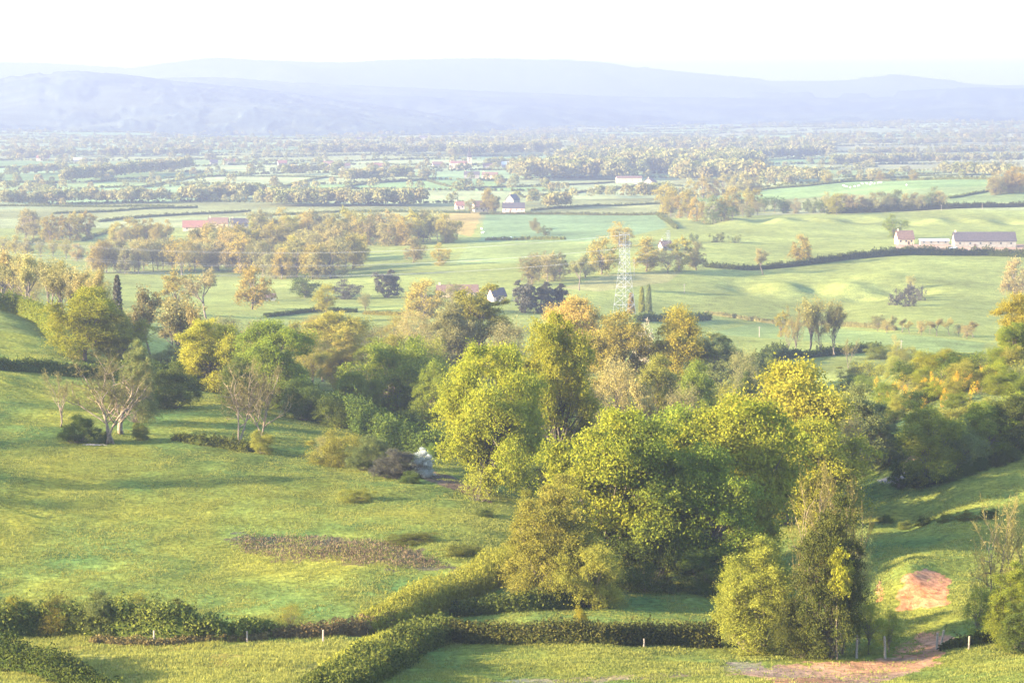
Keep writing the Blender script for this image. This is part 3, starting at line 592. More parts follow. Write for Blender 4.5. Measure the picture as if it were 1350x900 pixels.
T(1145, 788, 55, 'sparse', 'green', 'small green sapling with gaps below it beside the gate posts', vb=862)
T(1172, 800, 46, 'sparse2', 'green', 'small leaning green sapling in front of the bare red bank', vb=860)
# ---- right edge
T(1302, 652, 100, 'bare3', 'tan', 'slender tan tree with bare trunks at the right edge', vb=846, rz=.5)
T(1338, 700, 60, 'thin', 'tan', 'thin bare tree half cut off by the right edge', vb=846)
T(1330, 742, 85, 'bush', 'green', 'green bush around the trunks at the right edge', vb=850)
T(1290, 768, 55, 'sparse', 'green', 'small loose green bush left of the tan tree at the right edge', vb=848)
T(1345, 785, 70, 'bush2', 'dark', 'dark bush at the foot of the right edge trees', vb=858)
hedge([(1243, 857), (1285, 853), (1330, 846), (1400, 838)], [.9, 1.1, 1.5, 2], 2.0, 'ivy', 'low dark scrub running right from the broken gate posts', size=.14)
# ---- left pasture
T(146, 460, 135, 'bare2', 'brown', 'largest leaning bare tree on the left pasture', vb=585, bark=PALEBARK, rz=1.0)
T(160, 492, 90, 'bare', 'brown', 'bare tree just behind the largest bare tree of the pasture', vb=572, bark=PALEBARK, rz=3.0)
T(80, 488, 55, 'thin', 'brown', 'slim bare sapling left of the largest bare tree', vb=562, bark=PALEBARK)
T(312, 472, 90, 'bare3', 'brown', 'left one of two bare trees above the pasture hedge stub', vb=585, bark=PALEBARK, rz=.4)
T(345, 482, 88, 'bare2', 'brown', 'right one of two bare trees above the pasture hedge stub', vb=583, bark=PALEBARK, rz=4.4)
T(185, 556, 28, 'bush', 'hedge', 'small round green bush beside the leaning bare tree', vb=580)
T(103, 545, 52, 'bush2', 'dark', 'dark low bush left of the leaning bare tree', vb=584)
T(136, 566, 26, 'bush', 'dark', 'tiny dark bush at the foot of the leaning bare tree', vb=583)
T(345, 566, 40, 'bush', 'olive', 'bright bush at the foot of the two bare trees', vb=598)
hedge([(234, 580), (262, 586), (300, 590), (332, 596)], [1.0, 1.4, 1.8, 1.6], 3, 'hedge', 'low hedge stub below the two bare trees of the pasture', size=.15)
T(450, 566, 85, 'bush2', 'olive', 'olive bush at the left of the scrub on the brow of the pasture', vb=612)
T(487, 572, 62, 'bush', 'grey', 'grey green bush in the middle of the scrub on the brow', vb=620)
T(520, 590, 62, 'bush2', 'plum', 'dark bush in the scrub on the brow beside the white blossom', vb=630)
T(556, 590, 36, 'bush2', 'white', 'white flowering shrub at the right end of the scrub on the brow', vb=628)
T(540, 620, 34, 'bush', 'dark', 'dark low bush beside the white flowering shrub', vb=637)
T(429, 572, 36, 'sparse', 'tan', 'tan twiggy shrub rising from the olive bush on the brow', D=372)
T(470, 642, 54, 'bush2', 'olive', 'low flat olive gorse mound alone on the pasture', vb=661)
T(640, 668, 30, 'bush', 'dark', 'low dark mound near the lower right corner of the pasture', vb=680)
T(545, 701, 80, 'bush2', 'hedge', 'long low green mound above the bracken bed', vb=714)
T(608, 716, 60, 'bush', 'hedge', 'flat tussocky mound right of the bracken bed', vb=728)
T(636, 572, 60, 'bush', 'green', 'green bush under the left side of the broad oak', D=395)
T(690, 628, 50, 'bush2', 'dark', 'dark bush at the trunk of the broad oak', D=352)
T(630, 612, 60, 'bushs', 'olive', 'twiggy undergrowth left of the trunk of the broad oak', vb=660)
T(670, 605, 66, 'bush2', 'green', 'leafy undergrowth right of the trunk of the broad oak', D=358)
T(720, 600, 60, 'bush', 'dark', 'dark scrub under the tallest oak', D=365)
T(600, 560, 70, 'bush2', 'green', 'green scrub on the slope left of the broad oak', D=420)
# ---- hedges of the foreground
hedge([(-30, 838), (60, 838), (150, 840), (240, 845), (300, 843), (360, 838)], [3.7, 3.6, 3.9, 3.3, 2.4, 1.8], 3.4, 'hedge', 'overgrown hedge of mixed green shrubs behind the post fence', size=.16, ragged=.5, dens=55)
for u, vt, w, mt, lb in ((20, 783, 60, 'olive', 'pale olive shrub growing in the hedge at the left edge'), (75, 781, 60, 'straw', 'straw coloured shrub rising from the hedge behind the first posts'), (135, 778, 66, 'grey', 'grey green shrub rising highest in the left hedge'),
                         (188, 776, 64, 'olive', 'feathery golden shrub rising from the left hedge above the middle post'), (240, 788, 50, 'hedge', 'mid green shrub at the lower end of the left hedge'), (383, 792, 52, 'olive', 'feathery shrub at the right end of the left hedge')):
    T(u, vt, w, 'sparse2' if 'feath' in lb or 'straw' in lb else 'bush2', mt, lb, vb=838, cat='bush', name='shrub')
hedge([(120, 846), (200, 850), (280, 846), (352, 842)], .75, 1.5, 'bramble', 'reddish bramble strip along the foot of the left hedge', name='bramble', cat='bramble', size=.13)
hedge([(352, 840), (420, 838), (470, 838), (510, 828)], [1.2, 1.5, 1.7, 1.8], 2.4, 'bramble', 'reddish brown bramble bank between the left hedge and the corner', name='bramble', cat='bramble', size=.13, seed=3)
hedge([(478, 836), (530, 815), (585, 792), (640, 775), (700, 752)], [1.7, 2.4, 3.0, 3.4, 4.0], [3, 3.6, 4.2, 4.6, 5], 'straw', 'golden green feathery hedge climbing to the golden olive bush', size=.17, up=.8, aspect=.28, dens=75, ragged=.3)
hedge([(596, 808), (650, 806), (700, 803), (752, 800), (790, 790)], [1.5, 1.9, 2.2, 2.2, 1.8], 3.2, 'ivy', 'dark shaded bramble hedge at the foot of the golden hedge', size=.14)  # shadow below the golden hedge is painted in with very dark leaves
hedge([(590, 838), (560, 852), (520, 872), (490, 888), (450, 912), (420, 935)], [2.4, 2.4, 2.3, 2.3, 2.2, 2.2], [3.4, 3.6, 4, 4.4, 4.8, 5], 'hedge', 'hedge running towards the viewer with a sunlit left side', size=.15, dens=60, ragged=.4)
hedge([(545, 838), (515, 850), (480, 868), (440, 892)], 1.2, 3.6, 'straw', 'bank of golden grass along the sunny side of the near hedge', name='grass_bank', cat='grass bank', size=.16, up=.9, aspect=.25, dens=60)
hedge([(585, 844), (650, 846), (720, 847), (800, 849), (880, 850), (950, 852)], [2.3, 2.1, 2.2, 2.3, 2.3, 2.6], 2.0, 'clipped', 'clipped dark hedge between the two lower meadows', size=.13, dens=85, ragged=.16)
T(765, 797, 26, 'bush', 'yellow', 'lime shoots sticking out of the top of the clipped hedge', vb=846)
hedge([(-30, 872), (10, 880), (60, 892), (110, 908), (150, 925)], [3.4, 3.0, 2.4, 1.8, 1.2], 3.6, 'ivy', 'shaded dark hedge in the bottom corner', size=.13, dens=60)  # sun reaches this hedge; its shade is put into the dark leaf colour
hedge([(-40, 484), (30, 490), (90, 496), (150, 500)], [2.2, 2.4, 2.6, 3], 2.6, 'dark', 'dark hedge dividing the two left hill pastures', size=.2, dens=36)
hedge([(-40, 405), (30, 416), (60, 432), (75, 450)], [4.5, 4.5, 4, 3.5], 4, 'green', 'green hedge at the top of the upper left pasture', size=.22, dens=30)
# ---- trees behind the left pasture
T(112, 380, 108, 'round', 'bright', 'yellow green tree on the edge of the upper left pasture', vb=476, rz=.9)
T(158, 410, 84, 'round2', 'olive', 'olive tree on the right of the yellow green left hill tree', D=500)
T(180, 450, 60, 'bush', 'grey', 'grey green shrub behind the leaning bare tree', D=400)
T(225, 478, 80, 'bush2', 'dark', 'dark bush between the leaning bare tree and the orange topped tree', D=425)
T(180, 492, 70, 'bush', 'dark', 'low dark scrub behind the leaning bare tree', D=420)
T(280, 422, 92, 'round', 'yellow', 'yellow orange topped tree beyond the two bare pasture trees', D=470, rz=3.0)
T(360, 424, 104, 'wide', 'green', 'mid green spreading tree beyond the two bare pasture trees', D=455, rz=2.0)
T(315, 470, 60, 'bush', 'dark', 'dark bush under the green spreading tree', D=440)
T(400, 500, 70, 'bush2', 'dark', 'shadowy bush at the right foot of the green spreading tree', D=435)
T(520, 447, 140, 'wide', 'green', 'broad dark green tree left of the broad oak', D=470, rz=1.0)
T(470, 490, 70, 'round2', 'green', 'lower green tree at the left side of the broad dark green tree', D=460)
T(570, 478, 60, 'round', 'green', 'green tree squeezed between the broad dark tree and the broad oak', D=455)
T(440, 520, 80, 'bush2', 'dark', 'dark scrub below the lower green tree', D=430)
hedge([(150, 502), (215, 508), (290, 518), (380, 540), (450, 560), (520, 585), (575, 604)], [3.5, 4.5, 4, 5, 5, 4, 3], 5, 'dark', 'dark scrub belt along the lower brow of the left pasture', name='scrub_belt', cat='scrub belt', size=.2, dens=34, ragged=.6)
T(530, 540, 90, 'bush', 'dark', 'dark scrub under the broad dark green tree', D=430)
T(156, 362, 22, 'poplar', 'plum', 'dead trunk wrapped in dark ivy rising behind the left hill', D=560)
for u, vt, w, k, mt in ((200, 380, 70, 'bud', 'brown'), (235, 392, 70, 'bud2', 'brown'), (262, 402, 60, 'bud', 'tan'), (185, 408, 60, 'bud2', 'brown'), (295, 412, 56, 'sparse', 'brown'), (222, 430, 60, 'bud', 'brown'), (340, 425, 60, 'bud2', 'brown'), (425, 445, 70, 'sparse2', 'brown'), (250, 440, 50, 'sparse', 'grey')):
    T(u, vt, w, k, mt, 'grey brown budding tree in the thicket behind the left pasture', D=random.uniform(540, 620), group='grey brown thicket trees')
for i in range(11):
    u = -8 + i * 13.5 + random.uniform(-4, 4)
    T(u, random.uniform(326, 342) + .18 * u, random.uniform(38, 52), ['bud', 'bud2'][i % 2], ['tan', 'tan', 'brown'][i % 3], 'tall tan leafless tree in the wood at the left edge', D=720 - i * 11, group='tan wood at the left edge')
row([(-20, 350), (150, 372)], 9, (50, 66), ['sparse2', 'bud2'], ['tan', 'ochre'], 'tan tree in the rear of the wood at the left edge', 'rear of the left edge wood', ar=(.6, .8), D=820)
for i in range(17):
    u = 175 + i * 26 + random.uniform(-8, 8)
    T(u, random.uniform(436, 474), random.uniform(48, 70), random.choice(['sparse', 'round2', 'sparse2', 'tall', 'wide']), random.choice(['olive', 'grey', 'green', 'brown', 'ochre']), 'mixed olive and brown tree in the belt beyond the brow of the left pasture', D=random.uniform(500, 640), group='belt beyond the brow')
for i in range(11):
    u = 395 + i * 21 + random.uniform(-6, 6)
    T(u, random.uniform(408, 436), random.uniform(40, 58), random.choice(['sparse', 'far', 'sparse2', 'far2']), random.choice(['ochre', 'olive', 'brown', 'tan']), 'ochre or brown tree in the belt along the valley meadow', D=random.uniform(680, 760), group='belt along the valley meadow')
# ---- wooded ravine
RV = [(448, 412, 86, 'round', 'ochre', 'ochre tree above the ravine left of centre', 640), (410, 425, 50, 'sparse', 'ochre', 'slim ochre tree beside the ochre ravine tree', 660),
      (495, 455, 70, 'sparse2', 'brown', 'brownish tree behind the broad dark green tree', 560), (628, 376, 100, 'tall', 'olive', 'tall olive brown tree behind the broad oak', 600),
      (600, 400, 62, 'tall', 'brown', 'brown tree on the left side of the tall olive brown tree', 590), (668, 420, 70, 'sparse', 'brown', 'brown tree on the right side of the tall olive brown tree', 570),
      (560, 440, 60, 'sparse2', 'brown', 'brown scrubby tree above the broad dark green tree', 580), (760, 392, 90, 'round', 'orange', 'orange brown crown right above the tallest oak', 640),
      (815, 412, 95, 'wide', 'ochre', 'ochre crown right of the tallest oak', 560), (812, 470, 80, 'sparse', 'tan', 'tan thinly leaved tree right of the tallest oak', 470), (850, 500, 70, 'bud', 'tan', 'tan twiggy tree below the pink blossom', 455),
      (852, 424, 44, 'fars', 'pink', 'pale pink blossoming tree in the ravine wood', 575), (890, 408, 90, 'round2', 'yellow', 'yellow green tree right of the pink blossom', 560), (875, 470, 74, 'round', 'olive', 'olive tree below the yellow green ravine tree', 480),
      (945, 438, 86, 'wide', 'grey', 'grey green bushy tree at the right end of the ravine wood', 560), (985, 455, 50, 'sparse', 'brown', 'brown tree at the outer end of the ravine wood', 540), (925, 478, 70, 'round', 'green', 'green tree before the grey green bushy tree', 470),
      (780, 500, 60, 'sparse2', 'brown', 'brown shaded tree beside the trunk of the tallest oak', 420), (905, 505, 60, 'sparse', 'brown', 'brown undergrowth tree behind the central clump', 430), (960, 500, 60, 'sparse2', 'olive', 'olive undergrowth tree behind the central clump', 430),
      (715, 470, 70, 'round', 'green', 'shaded green tree behind the tallest oak', 440), (990, 490, 50, 'bush2', 'dark', 'dark shrub in the hollow behind the yellow green tree', 520), (1000, 470, 80, 'bush', 'dark', 'dark hedge bush beyond the grey green bushy tree', 640),
      (838, 540, 60, 'bush', 'green', 'green undergrowth above the bright rounded tree', 400)]
for u, vt, w, k, mt, lb, D in RV: T(u, vt, w, k, mt, lb, D=D)
# ---- right hillside
T(1345, 388, 66, 'round', 'yellow', 'yellow green tree on the crest at the right edge', D=440)
T(1335, 425, 50, 'round2', 'green', 'green tree below the crest tree at the right edge', D=432)
T(1140, 508, 84, 'round2', 'grey', 'grey green willow on the lower right hillside', D=372)
T(1120, 540, 70, 'sparse', 'brown', 'brown thin tree at the foot of the right hillside', D=360)
T(1222, 538, 90, 'wide', 'green', 'mid green tree with open trunk on the right hillside', vb=640, rz=1.4)
T(1262, 552, 80, 'round', 'grey', 'grey green tree beside the open trunked hillside tree', vb=620)
T(1300, 530, 80, 'round2', 'green', 'fullest green tree on the right hillside', vb=606)
T(1340, 520, 70, 'round', 'ivy', 'dark ivy green tree on the right hillside at the edge', vb=598)
T(1187, 604, 32, 'conifer2', 'dark', 'small dark pointed bush at the foot of the right hillside', vb=646)
T(1170, 560, 60, 'bush', 'grey', 'grey scrub between the willow and the open trunked tree', vb=612)
HB = []
for v_, u0, u1, n_ in ((458, 1150, 1350, 9), (476, 1120, 1350, 10), (496, 1105, 1350, 10), (518, 1110, 1350, 10), (542, 1150, 1345, 8), (568, 1180, 1340, 5)):
    for i in range(n_): HB.append((u0 + (u1 - u0) * (i + .5) / n_ + random.uniform(-7, 7), v_ + random.uniform(-8, 8)))
for i, (u, vt) in enumerate(HB):
    T(u, vt, random.uniform(44, 66), ['bush', 'bush2', 'bushs', 'bush2'][i % 4], ['green', 'olive', 'hedge', 'bright', 'olive', 'dark', 'green'][i % 7], 'rounded scrub bush on the right hillside among gorse', vb=vt + random.uniform(20, 30), group='scrub bushes of the right hillside')
for i in range(42):
    u, vt = random.choice([(1185, 508), (1205, 504), (1230, 508), (1268, 500), (1246, 516), (1200, 526), (1222, 498), (1300, 492)]); u += random.gauss(0, 13); vt += random.gauss(0, 9)
    T(u, vt - 6, random.uniform(7, 13), 'bushs', 'gorse', 'orange gorse in flower among the green scrub of the right hillside', vb=vt + 14, cat='gorse', name='gorse', group='flowering gorse')
row([(1180, 648), (1240, 640), (1290, 622), (1345, 604)], 8, (14, 24), ['bush', 'bush2'], ['dark', 'ivy'], 'dark low bush along the lower edge of the right hillside trees', 'hem of dark bushes', cat='bush', ar=(1.3, 1.9), name='bush')
row([(1150, 688), (1200, 696), (1260, 690), (1320, 680)], 6, (9, 15), ['bush2'], ['dark', 'hedge'], 'low green hump along the ditch under the shaded right slope', 'humps along the ditch', cat='bush', ar=(2, 3), name='bush')
# ---- near valley floor
T(272, 356, 62, 'bud', 'brown', 'bare spreading oak on the valley meadow behind the left hill', vb=420)
T(233, 357, 60, 'far2', 'ochre', 'ochre green tree left of the bare spreading oak', vb=414)
T(332, 350, 58, 'far', 'ochre', 'round ochre tree right of the bare spreading oak', vb=408)
T(402, 360, 52, 'far3', 'dark', 'dark green spreading tree behind the round ochre tree', vb=392)
T(430, 374, 36, 'far', 'yellow', 'small yellow green tree in front of the dark spreading tree', vb=412)
T(455, 368, 48, 'far3', 'plum', 'flat topped dark pine in the meadow', vb=394)
T(510, 356, 36, 'conifer2', 'plum', 'dark purplish conifer beside the flat topped pine', vb=392)
T(482, 385, 22, 'fars', 'brown', 'little brown tree in the meadow below the conifer', vb=412)
T(558, 368, 68, 'far', 'orange', 'round orange tan tree in the meadow', vb=420)
T(596, 372, 40, 'fars', 'brown', 'brown tree right of the round orange tan tree', vb=405)
for u, vt, w, lb in ((690, 370, 34, 'left of three dark conifers by the grey gable'), (712, 372, 40, 'middle of three dark conifers by the grey gable'), (733, 374, 34, 'right of three dark conifers by the grey gable')): T(u, vt, w, 'conifer2', 'plum', lb, vb=412)
T(764, 336, 42, 'bud', 'brown', 'single spreading tree with bare trunk left of the pylon', vb=383)
T(793, 312, 50, 'far', 'orange', 'orange tan tree left of the pylon top', vb=362)
T(772, 346, 46, 'fars', 'brown', 'brown tree beneath the orange tan tree by the pylon', vb=366)
row([(690, 376), (745, 366)], 6, (28, 40), ['fars', 'far2'], ['tan', 'brown'], 'tan tree in the row between the dark conifers and the pylon', 'tan row left of the pylon', ar=(.8, 1.1))
T(818, 292, 44, 'far3', 'ochre', 'olive domed tree behind the top of the pylon', vb=326)
T(852, 312, 48, 'far', 'orange', 'orange tree right of the pylon top', vb=358)
T(880, 330, 44, 'fars', 'brown', 'brown shaded tree right of the pylon', vb=360)
T(896, 312, 38, 'far2', 'ochre', 'ochre tree with a pale trunk right of the pylon', vb=358, bark=PALEBARK)
T(918, 318, 36, 'far', 'brown', 'brown green round tree at the end of the row by the pylon', vb=356)
T(846, 377, 12, 'poplar', 'olive', 'left columnar poplar at the foot of the pylon', vb=412)
T(855, 374, 12, 'poplar', 'grey', 'right columnar poplar at the foot of the pylon', vb=412)
T(832, 385, 14, 'poplar', 'ochre', 'short yellowish poplar in front of the pylon legs', vb=414)
T(884, 402, 22, 'farb', 'yellow', 'yellow green bush right of the two poplars', vb=418)
T(912, 408, 24, 'farb', 'green', 'green bush along the hedge right of the poplars', vb=420)
T(1057, 309, 34, 'far', 'ochre', 'lone round ochre tree on the far pasture hedge', vb=348)
T(1006, 328, 36, 'bud', 'tan', 'bare tree left of the lone round ochre tree', vb=362)
T(1178, 282, 34, 'far3', 'green', 'green domed tree behind the farm gable', vb=314)
T(1336, 340, 46, 'far', 'tan', 'tan tree at the right edge below the farm', vb=394)
T(1352, 352, 40, 'fars', 'brown', 'brown tree cut by the right edge below the farm', vb=396)
for u, vt, w in ((1180, 386, 26), (1192, 378, 26), (1205, 374, 24), (1214, 380, 16), (1198, 388, 24)): T(u, vt, w, 'farb', 'plum', 'dark bush in the hollow of the far pasture', vb=vt + 16, group='bushes in the hollow')
T(1200, 362, 18, 'fars', 'tan', 'small tan tree above the hollow of the far pasture', vb=382)
for u, vt, w, k in ((1050, 400, 34, 'bare2'), (1066, 392, 40, 'bud2'), (1082, 396, 40, 'bare3'), (1100, 398, 36, 'bud2'), (1040, 420, 24, 'thin')): T(u, vt, w, k, 'tan', 'tan leafless tree in the clump on the meadow right of centre', vb=470, group='tan clump on the meadow', cat='tree')
T(1030, 410, 22, 'far2', 'ochre', 'slim ochre tree left of the tan meadow clump', vb=444)
T(1120, 446, 24, 'thin', 'tan', 'thin bare tree beyond the right hillside scrub', vb=486)
T(1182, 440, 22, 'thin', 'tan', 'thin bare tree above the hillside scrub', vb=476)
row([(1150, 436), (1290, 446)], 12, (16, 24), ['fars', 'bud'], ['tan', 'brown'], 'pinkish leafless hedge tree on the meadow before the hollow', 'leafless hedge trees', ar=(.9, 1.3))
hedge([(1010, 474), (1050, 472), (1100, 468), (1160, 462)], 2.6, 3.2, 'dark', 'dark hedge under the tan meadow clump', size=.3, dens=14, D=None)
hedge([(985, 492), (1030, 470)], 4, 5, 'dark', 'thick dark hedge corner on the meadow', size=.3, dens=14)
hedge([(930, 414), (1000, 424), (1090, 428), (1180, 436)], 1.6, 2.0, 'brown', 'low brown hedge across the pasture below the mounds', size=.3, dens=12)
hedge([(838, 424), (890, 424), (935, 422)], 3, 3, 'dark', 'dark hedge at the foot of the poplars', size=.3, dens=14)
hedge([(930, 352), (985, 356), (1040, 352), (1120, 342), (1200, 336), (1300, 337), (1370, 340)], [2.4, 2.2, 2.6, 4, 5, 4.5, 4], 4, 'ivy', 'long dark hedge below the farm', size=.36, dens=10)
hedge([(700, 394), (760, 400)], 1.4, 2, 'dark', 'short dark hedge right of the three dark conifers', size=.3, dens=14)
hedge([(560, 392), (640, 390)], 1.2, 2, 'dark', 'short hedge before the grey gable', size=.3, dens=14)
hedge([(350, 418), (420, 410), (470, 412)], 1.6, 2.4, 'dark', 'dark hedge along the valley meadow right of the round ochre tree', size=.3, dens=14)
hedge([(480, 414), (560, 418), (640, 412)], 1.4, 2.2, 'olive', 'grassy hedge under the round orange tan tree', size=.3, dens=14)
# ---- valley woods and rows, tree by tree
row([(236, 362), (300, 352), (360, 364), (420, 366), (480, 352)], 26, (40, 54), ['far', 'far2', 'fars', 'far3'], ['tan', 'ochre', 'brown', 'tan', 'orange'], 'tan budding tree along the front of the long wood left of the pylon', 'front of the long wood', ar=(.7, .95), jv=5)
row([(250, 345), (330, 338), (420, 345), (470, 340)], 20, (38, 50), ['far', 'far2', 'fars'], ['tan', 'ochre', 'brown'], 'tan budding tree in the middle of the long wood left of the pylon', 'middle of the long wood', ar=(.7, .95), jv=5)
row([(330, 322), (400, 318), (470, 322), (540, 322), (598, 318)], 30, (34, 46), ['far', 'far2', 'fars', 'far3'], ['ochre', 'tan', 'brown', 'olive'], 'tree in the rear block of the long wood beside the striped field', 'rear block of the long wood', ar=(.7, .95), jv=4)
row([(120, 358), (170, 360), (230, 356)], 13, (36, 46), ['far', 'fars'], ['tan', 'brown', 'ochre'], 'tan tree in the small wood behind the left hill', 'small wood behind the left hill', ar=(.7, .9))
row([(30, 315), (75, 318), (120, 316)], 8, (30, 40), ['far', 'far2'], ['tan', 'ochre'], 'tan roadside tree on the left of the valley', 'roadside trees left', ar=(.65, .9))
row([(150, 322), (225, 318)], 8, (26, 36), ['far', 'far3'], ['orange', 'ochre', 'tan'], 'orange tan tree in the row before the red barn', 'row before the red barn', ar=(.8, 1.0))
row([(-5, 330), (110, 345)], 7, (18, 28), ['fars', 'far'], ['tan', 'ochre'], 'low tan tree along the lane on the left of the valley', 'lane trees left', ar=(.9, 1.2))
T(545, 312, 36, 'far', 'tan', 'tan tree standing before the rear wood', vb=346)
T(580, 320, 32, 'far3', 'ochre', 'small ochre tree right of the tan tree before the rear wood', vb=350)
T(643, 248, 26, 'far', 'ochre', 'ochre tree behind the hamlet house with the red roof', vb=280)
T(652, 258, 14, 'conifer2', 'dark', 'dark conifer beside the hamlet house', vb=279)
T(620, 262, 18, 'far2', 'tan', 'tan tree left of the hamlet house', vb=280)
row([(700, 300), (720, 312)], 4, (12, 18), ['far3'], ['grey', 'brown'], 'grey green tree on the green field below the hamlet', 'field trees below the hamlet', ar=(1, 1.3))
row([(870, 282), (895, 284), (935, 292), (1000, 278)], 12, (26, 40), ['far', 'far2'], ['ochre', 'grey', 'ochre', 'yellow'], 'ochre green tree in the row right of the white barn', 'row right of the white barn', ar=(.7, .9), jv=4)
row([(905, 262), (960, 258), (1000, 256)], 7, (20, 30), ['far', 'far2'], ['ochre', 'tan'], 'ochre tree on the rise behind the row by the white barn', 'trees on the rise', ar=(.8, 1))
row([(940, 296), (1010, 280), (1090, 280)], 14, (16, 24), ['far3', 'fars'], ['grey', 'brown', 'dark'], 'dark hedgerow tree along the hill pasture', 'hedgerow along the hill pasture', ar=(.8, 1.1))
row([(1085, 280), (1140, 279), (1180, 277), (1245, 275)], 14, (20, 28), ['far', 'fars', 'far3'], ['brown', 'tan', 'grey'], 'tree in the shady belt across the hill pasture', 'shady belt of the hill pasture', ar=(.9, 1.2))
T(1103, 255, 28, 'far', 'yellow', 'yellow tree standing out before the shady belt', vb=283)
hedge([(1090, 282), (1180, 279), (1260, 275), (1360, 272)], [5, 5, 4, 3], 5, 'ivy', 'dark hedge under the shady belt of the hill pasture', size=.4, dens=8)
row([(1305, 256), (1350, 254)], 5, (28, 38), ['far', 'far3'], ['orange', 'tan'], 'round orange tan tree at the right edge of the hill pasture', 'round trees at the right edge', ar=(.9, 1.1))
for u, v, h, lb in ((1090, 242, 18, 'lone round tree on the skyline of the cattle pasture, first from the left'), (1160, 239, 14, 'lone round tree behind the cattle pasture, second from the left'), (1204, 238, 14, 'lone round tree behind the cattle pasture, third from the left')):
    T(u, v - h, h * 1.1, 'far', 'ochre', lb, vb=v)
row([(900, 320), (985, 318)], 3, (10, 14), ['farb'], ['ochre', 'grey'], 'round bush on the pasture right of the pylon', 'round pasture bushes', ar=(1.4, 1.8), cat='bush', name='bush')
FH = [[(632, 283), (740, 283), (880, 283)], [(640, 317), (700, 316), (745, 316)], [(868, 284), (880, 292), (892, 302)], [(0, 330), (50, 318), (110, 302)], [(110, 318), (150, 302)], [(190, 345), (215, 322)], [(0, 241), (75, 240)], [(25, 250), (55, 243), (80, 241)],
      [(165, 252), (215, 242), (265, 233)], [(265, 233), (360, 233), (450, 235)], [(350, 252), (400, 240), (430, 234)], [(430, 255), (480, 243), (560, 238)], [(562, 238), (590, 246), (610, 250)], [(600, 249), (700, 246), (810, 241)], [(690, 261), (760, 255), (815, 248)],
      [(700, 278), (790, 272), (870, 269)], [(0, 272), (100, 273), (230, 273)], [(70, 282), (150, 279), (260, 274)], [(130, 293), (200, 286), (330, 279)], [(330, 286), (450, 280), (620, 281)], [(960, 256), (1060, 246), (1150, 239), (1310, 237)], [(1250, 262), (1310, 252), (1360, 250)],
      [(1100, 240), (1200, 233), (1310, 231)], [(810, 250), (850, 243), (900, 246)], [(940, 258), (1010, 250), (1085, 243)]]
for p in FH: hedge(p, 2.2, 3.0, 'hedge', 'low dark hedgerow between the pale fields of the far valley', size=.55, dens=2.6, shoots=0, group='hedgerows of the far valley', ragged=.5)
for x, y, h in ((-94, 330, 14), (-118, 398, 13), (-150, 350, 18), (-138, 300, 14)):
    plant(random.choice(['sparse', 'sparse2']), 'green', (x, y, float(zt(x, y))), h, h * .8, 'green tree in the row beyond the left edge', group='row beyond the left edge')
# ------------------------------------------------------------------ fence posts
def post(u, v, hpx, label, lean=0.0, r=.09):
    g = ground(u, v); h = hpx * g[1] / F; mb = MB(); n = 7
    mb.tube([(0, 0, -.3), (lean * .5 * h, 0, h * .5), (lean * h, .02, h * .97), (lean * h, .02, h)], [r * 1.1, r, r * .95, r * .7], n)
    o = obj('fence_post', mb.mesh('fence_post'), POSTW, None, g); return tag(o, label, 'post')
for u, v, h, l, lb in ((1, 836, 14, 0, 'wooden fence post before the hedge at the left edge'), (60, 838, 15, .03, 'wooden fence post, first whole one along the left hedge'), (203, 849, 19, .02, 'wooden fence post in front of the brambles of the left hedge'),
                       (326, 846, 15, -.03, 'wooden fence post near the right end of the left hedge'), (426, 847, 18, .02, 'pale wooden post by the reddish bramble bank'), (718, 846, 22, .01, 'thin post standing in the clipped hedge'), (849, 852, 12, 0, 'short stub post at the foot of the clipped hedge'),
                       (1110, 862, 24, 0, 'dark wooden post at the foot of the ivy thicket'), (1129, 866, 32, .02, 'tall pale gate post beside the ivy thicket'), (1167, 867, 30, -.05, 'tall gate post left of the trodden gap'),
                       (1235, 857, 22, .02, 'left one of the paired posts right of the trodden gap'), (1240, 855, 24, .16, 'tilted right one of the paired posts right of the trodden gap'), (1277, 858, 18, .04, 'short post in the scrub right of the gap')):
    post(u, v, h, lb, l, .13 if h > 20 else .10)
# ------------------------------------------------------------------ heap of bleached sticks
g = ground(126, 588); mb = MB()
for i in range(14):
    a = random.uniform(-.5, .5); L = random.uniform(.8, 2.2); x, y = random.uniform(-1.6, 1.6), random.uniform(-.5, .5); z = .05 + random.random() * .2
    mb.tube([(x - L / 2 * math.cos(a), y - L / 2 * math.sin(a), z - .05), (x, y, z + .05), (x + L / 2 * math.cos(a), y + L / 2 * math.sin(a), z + random.uniform(-.1, .1))], [.06, .05, .03], 5)
tag(obj('stick_heap', mb.mesh('stick_heap'), STICK, None, g), 'heap of bleached sticks under the leaning bare tree', 'stick heap')
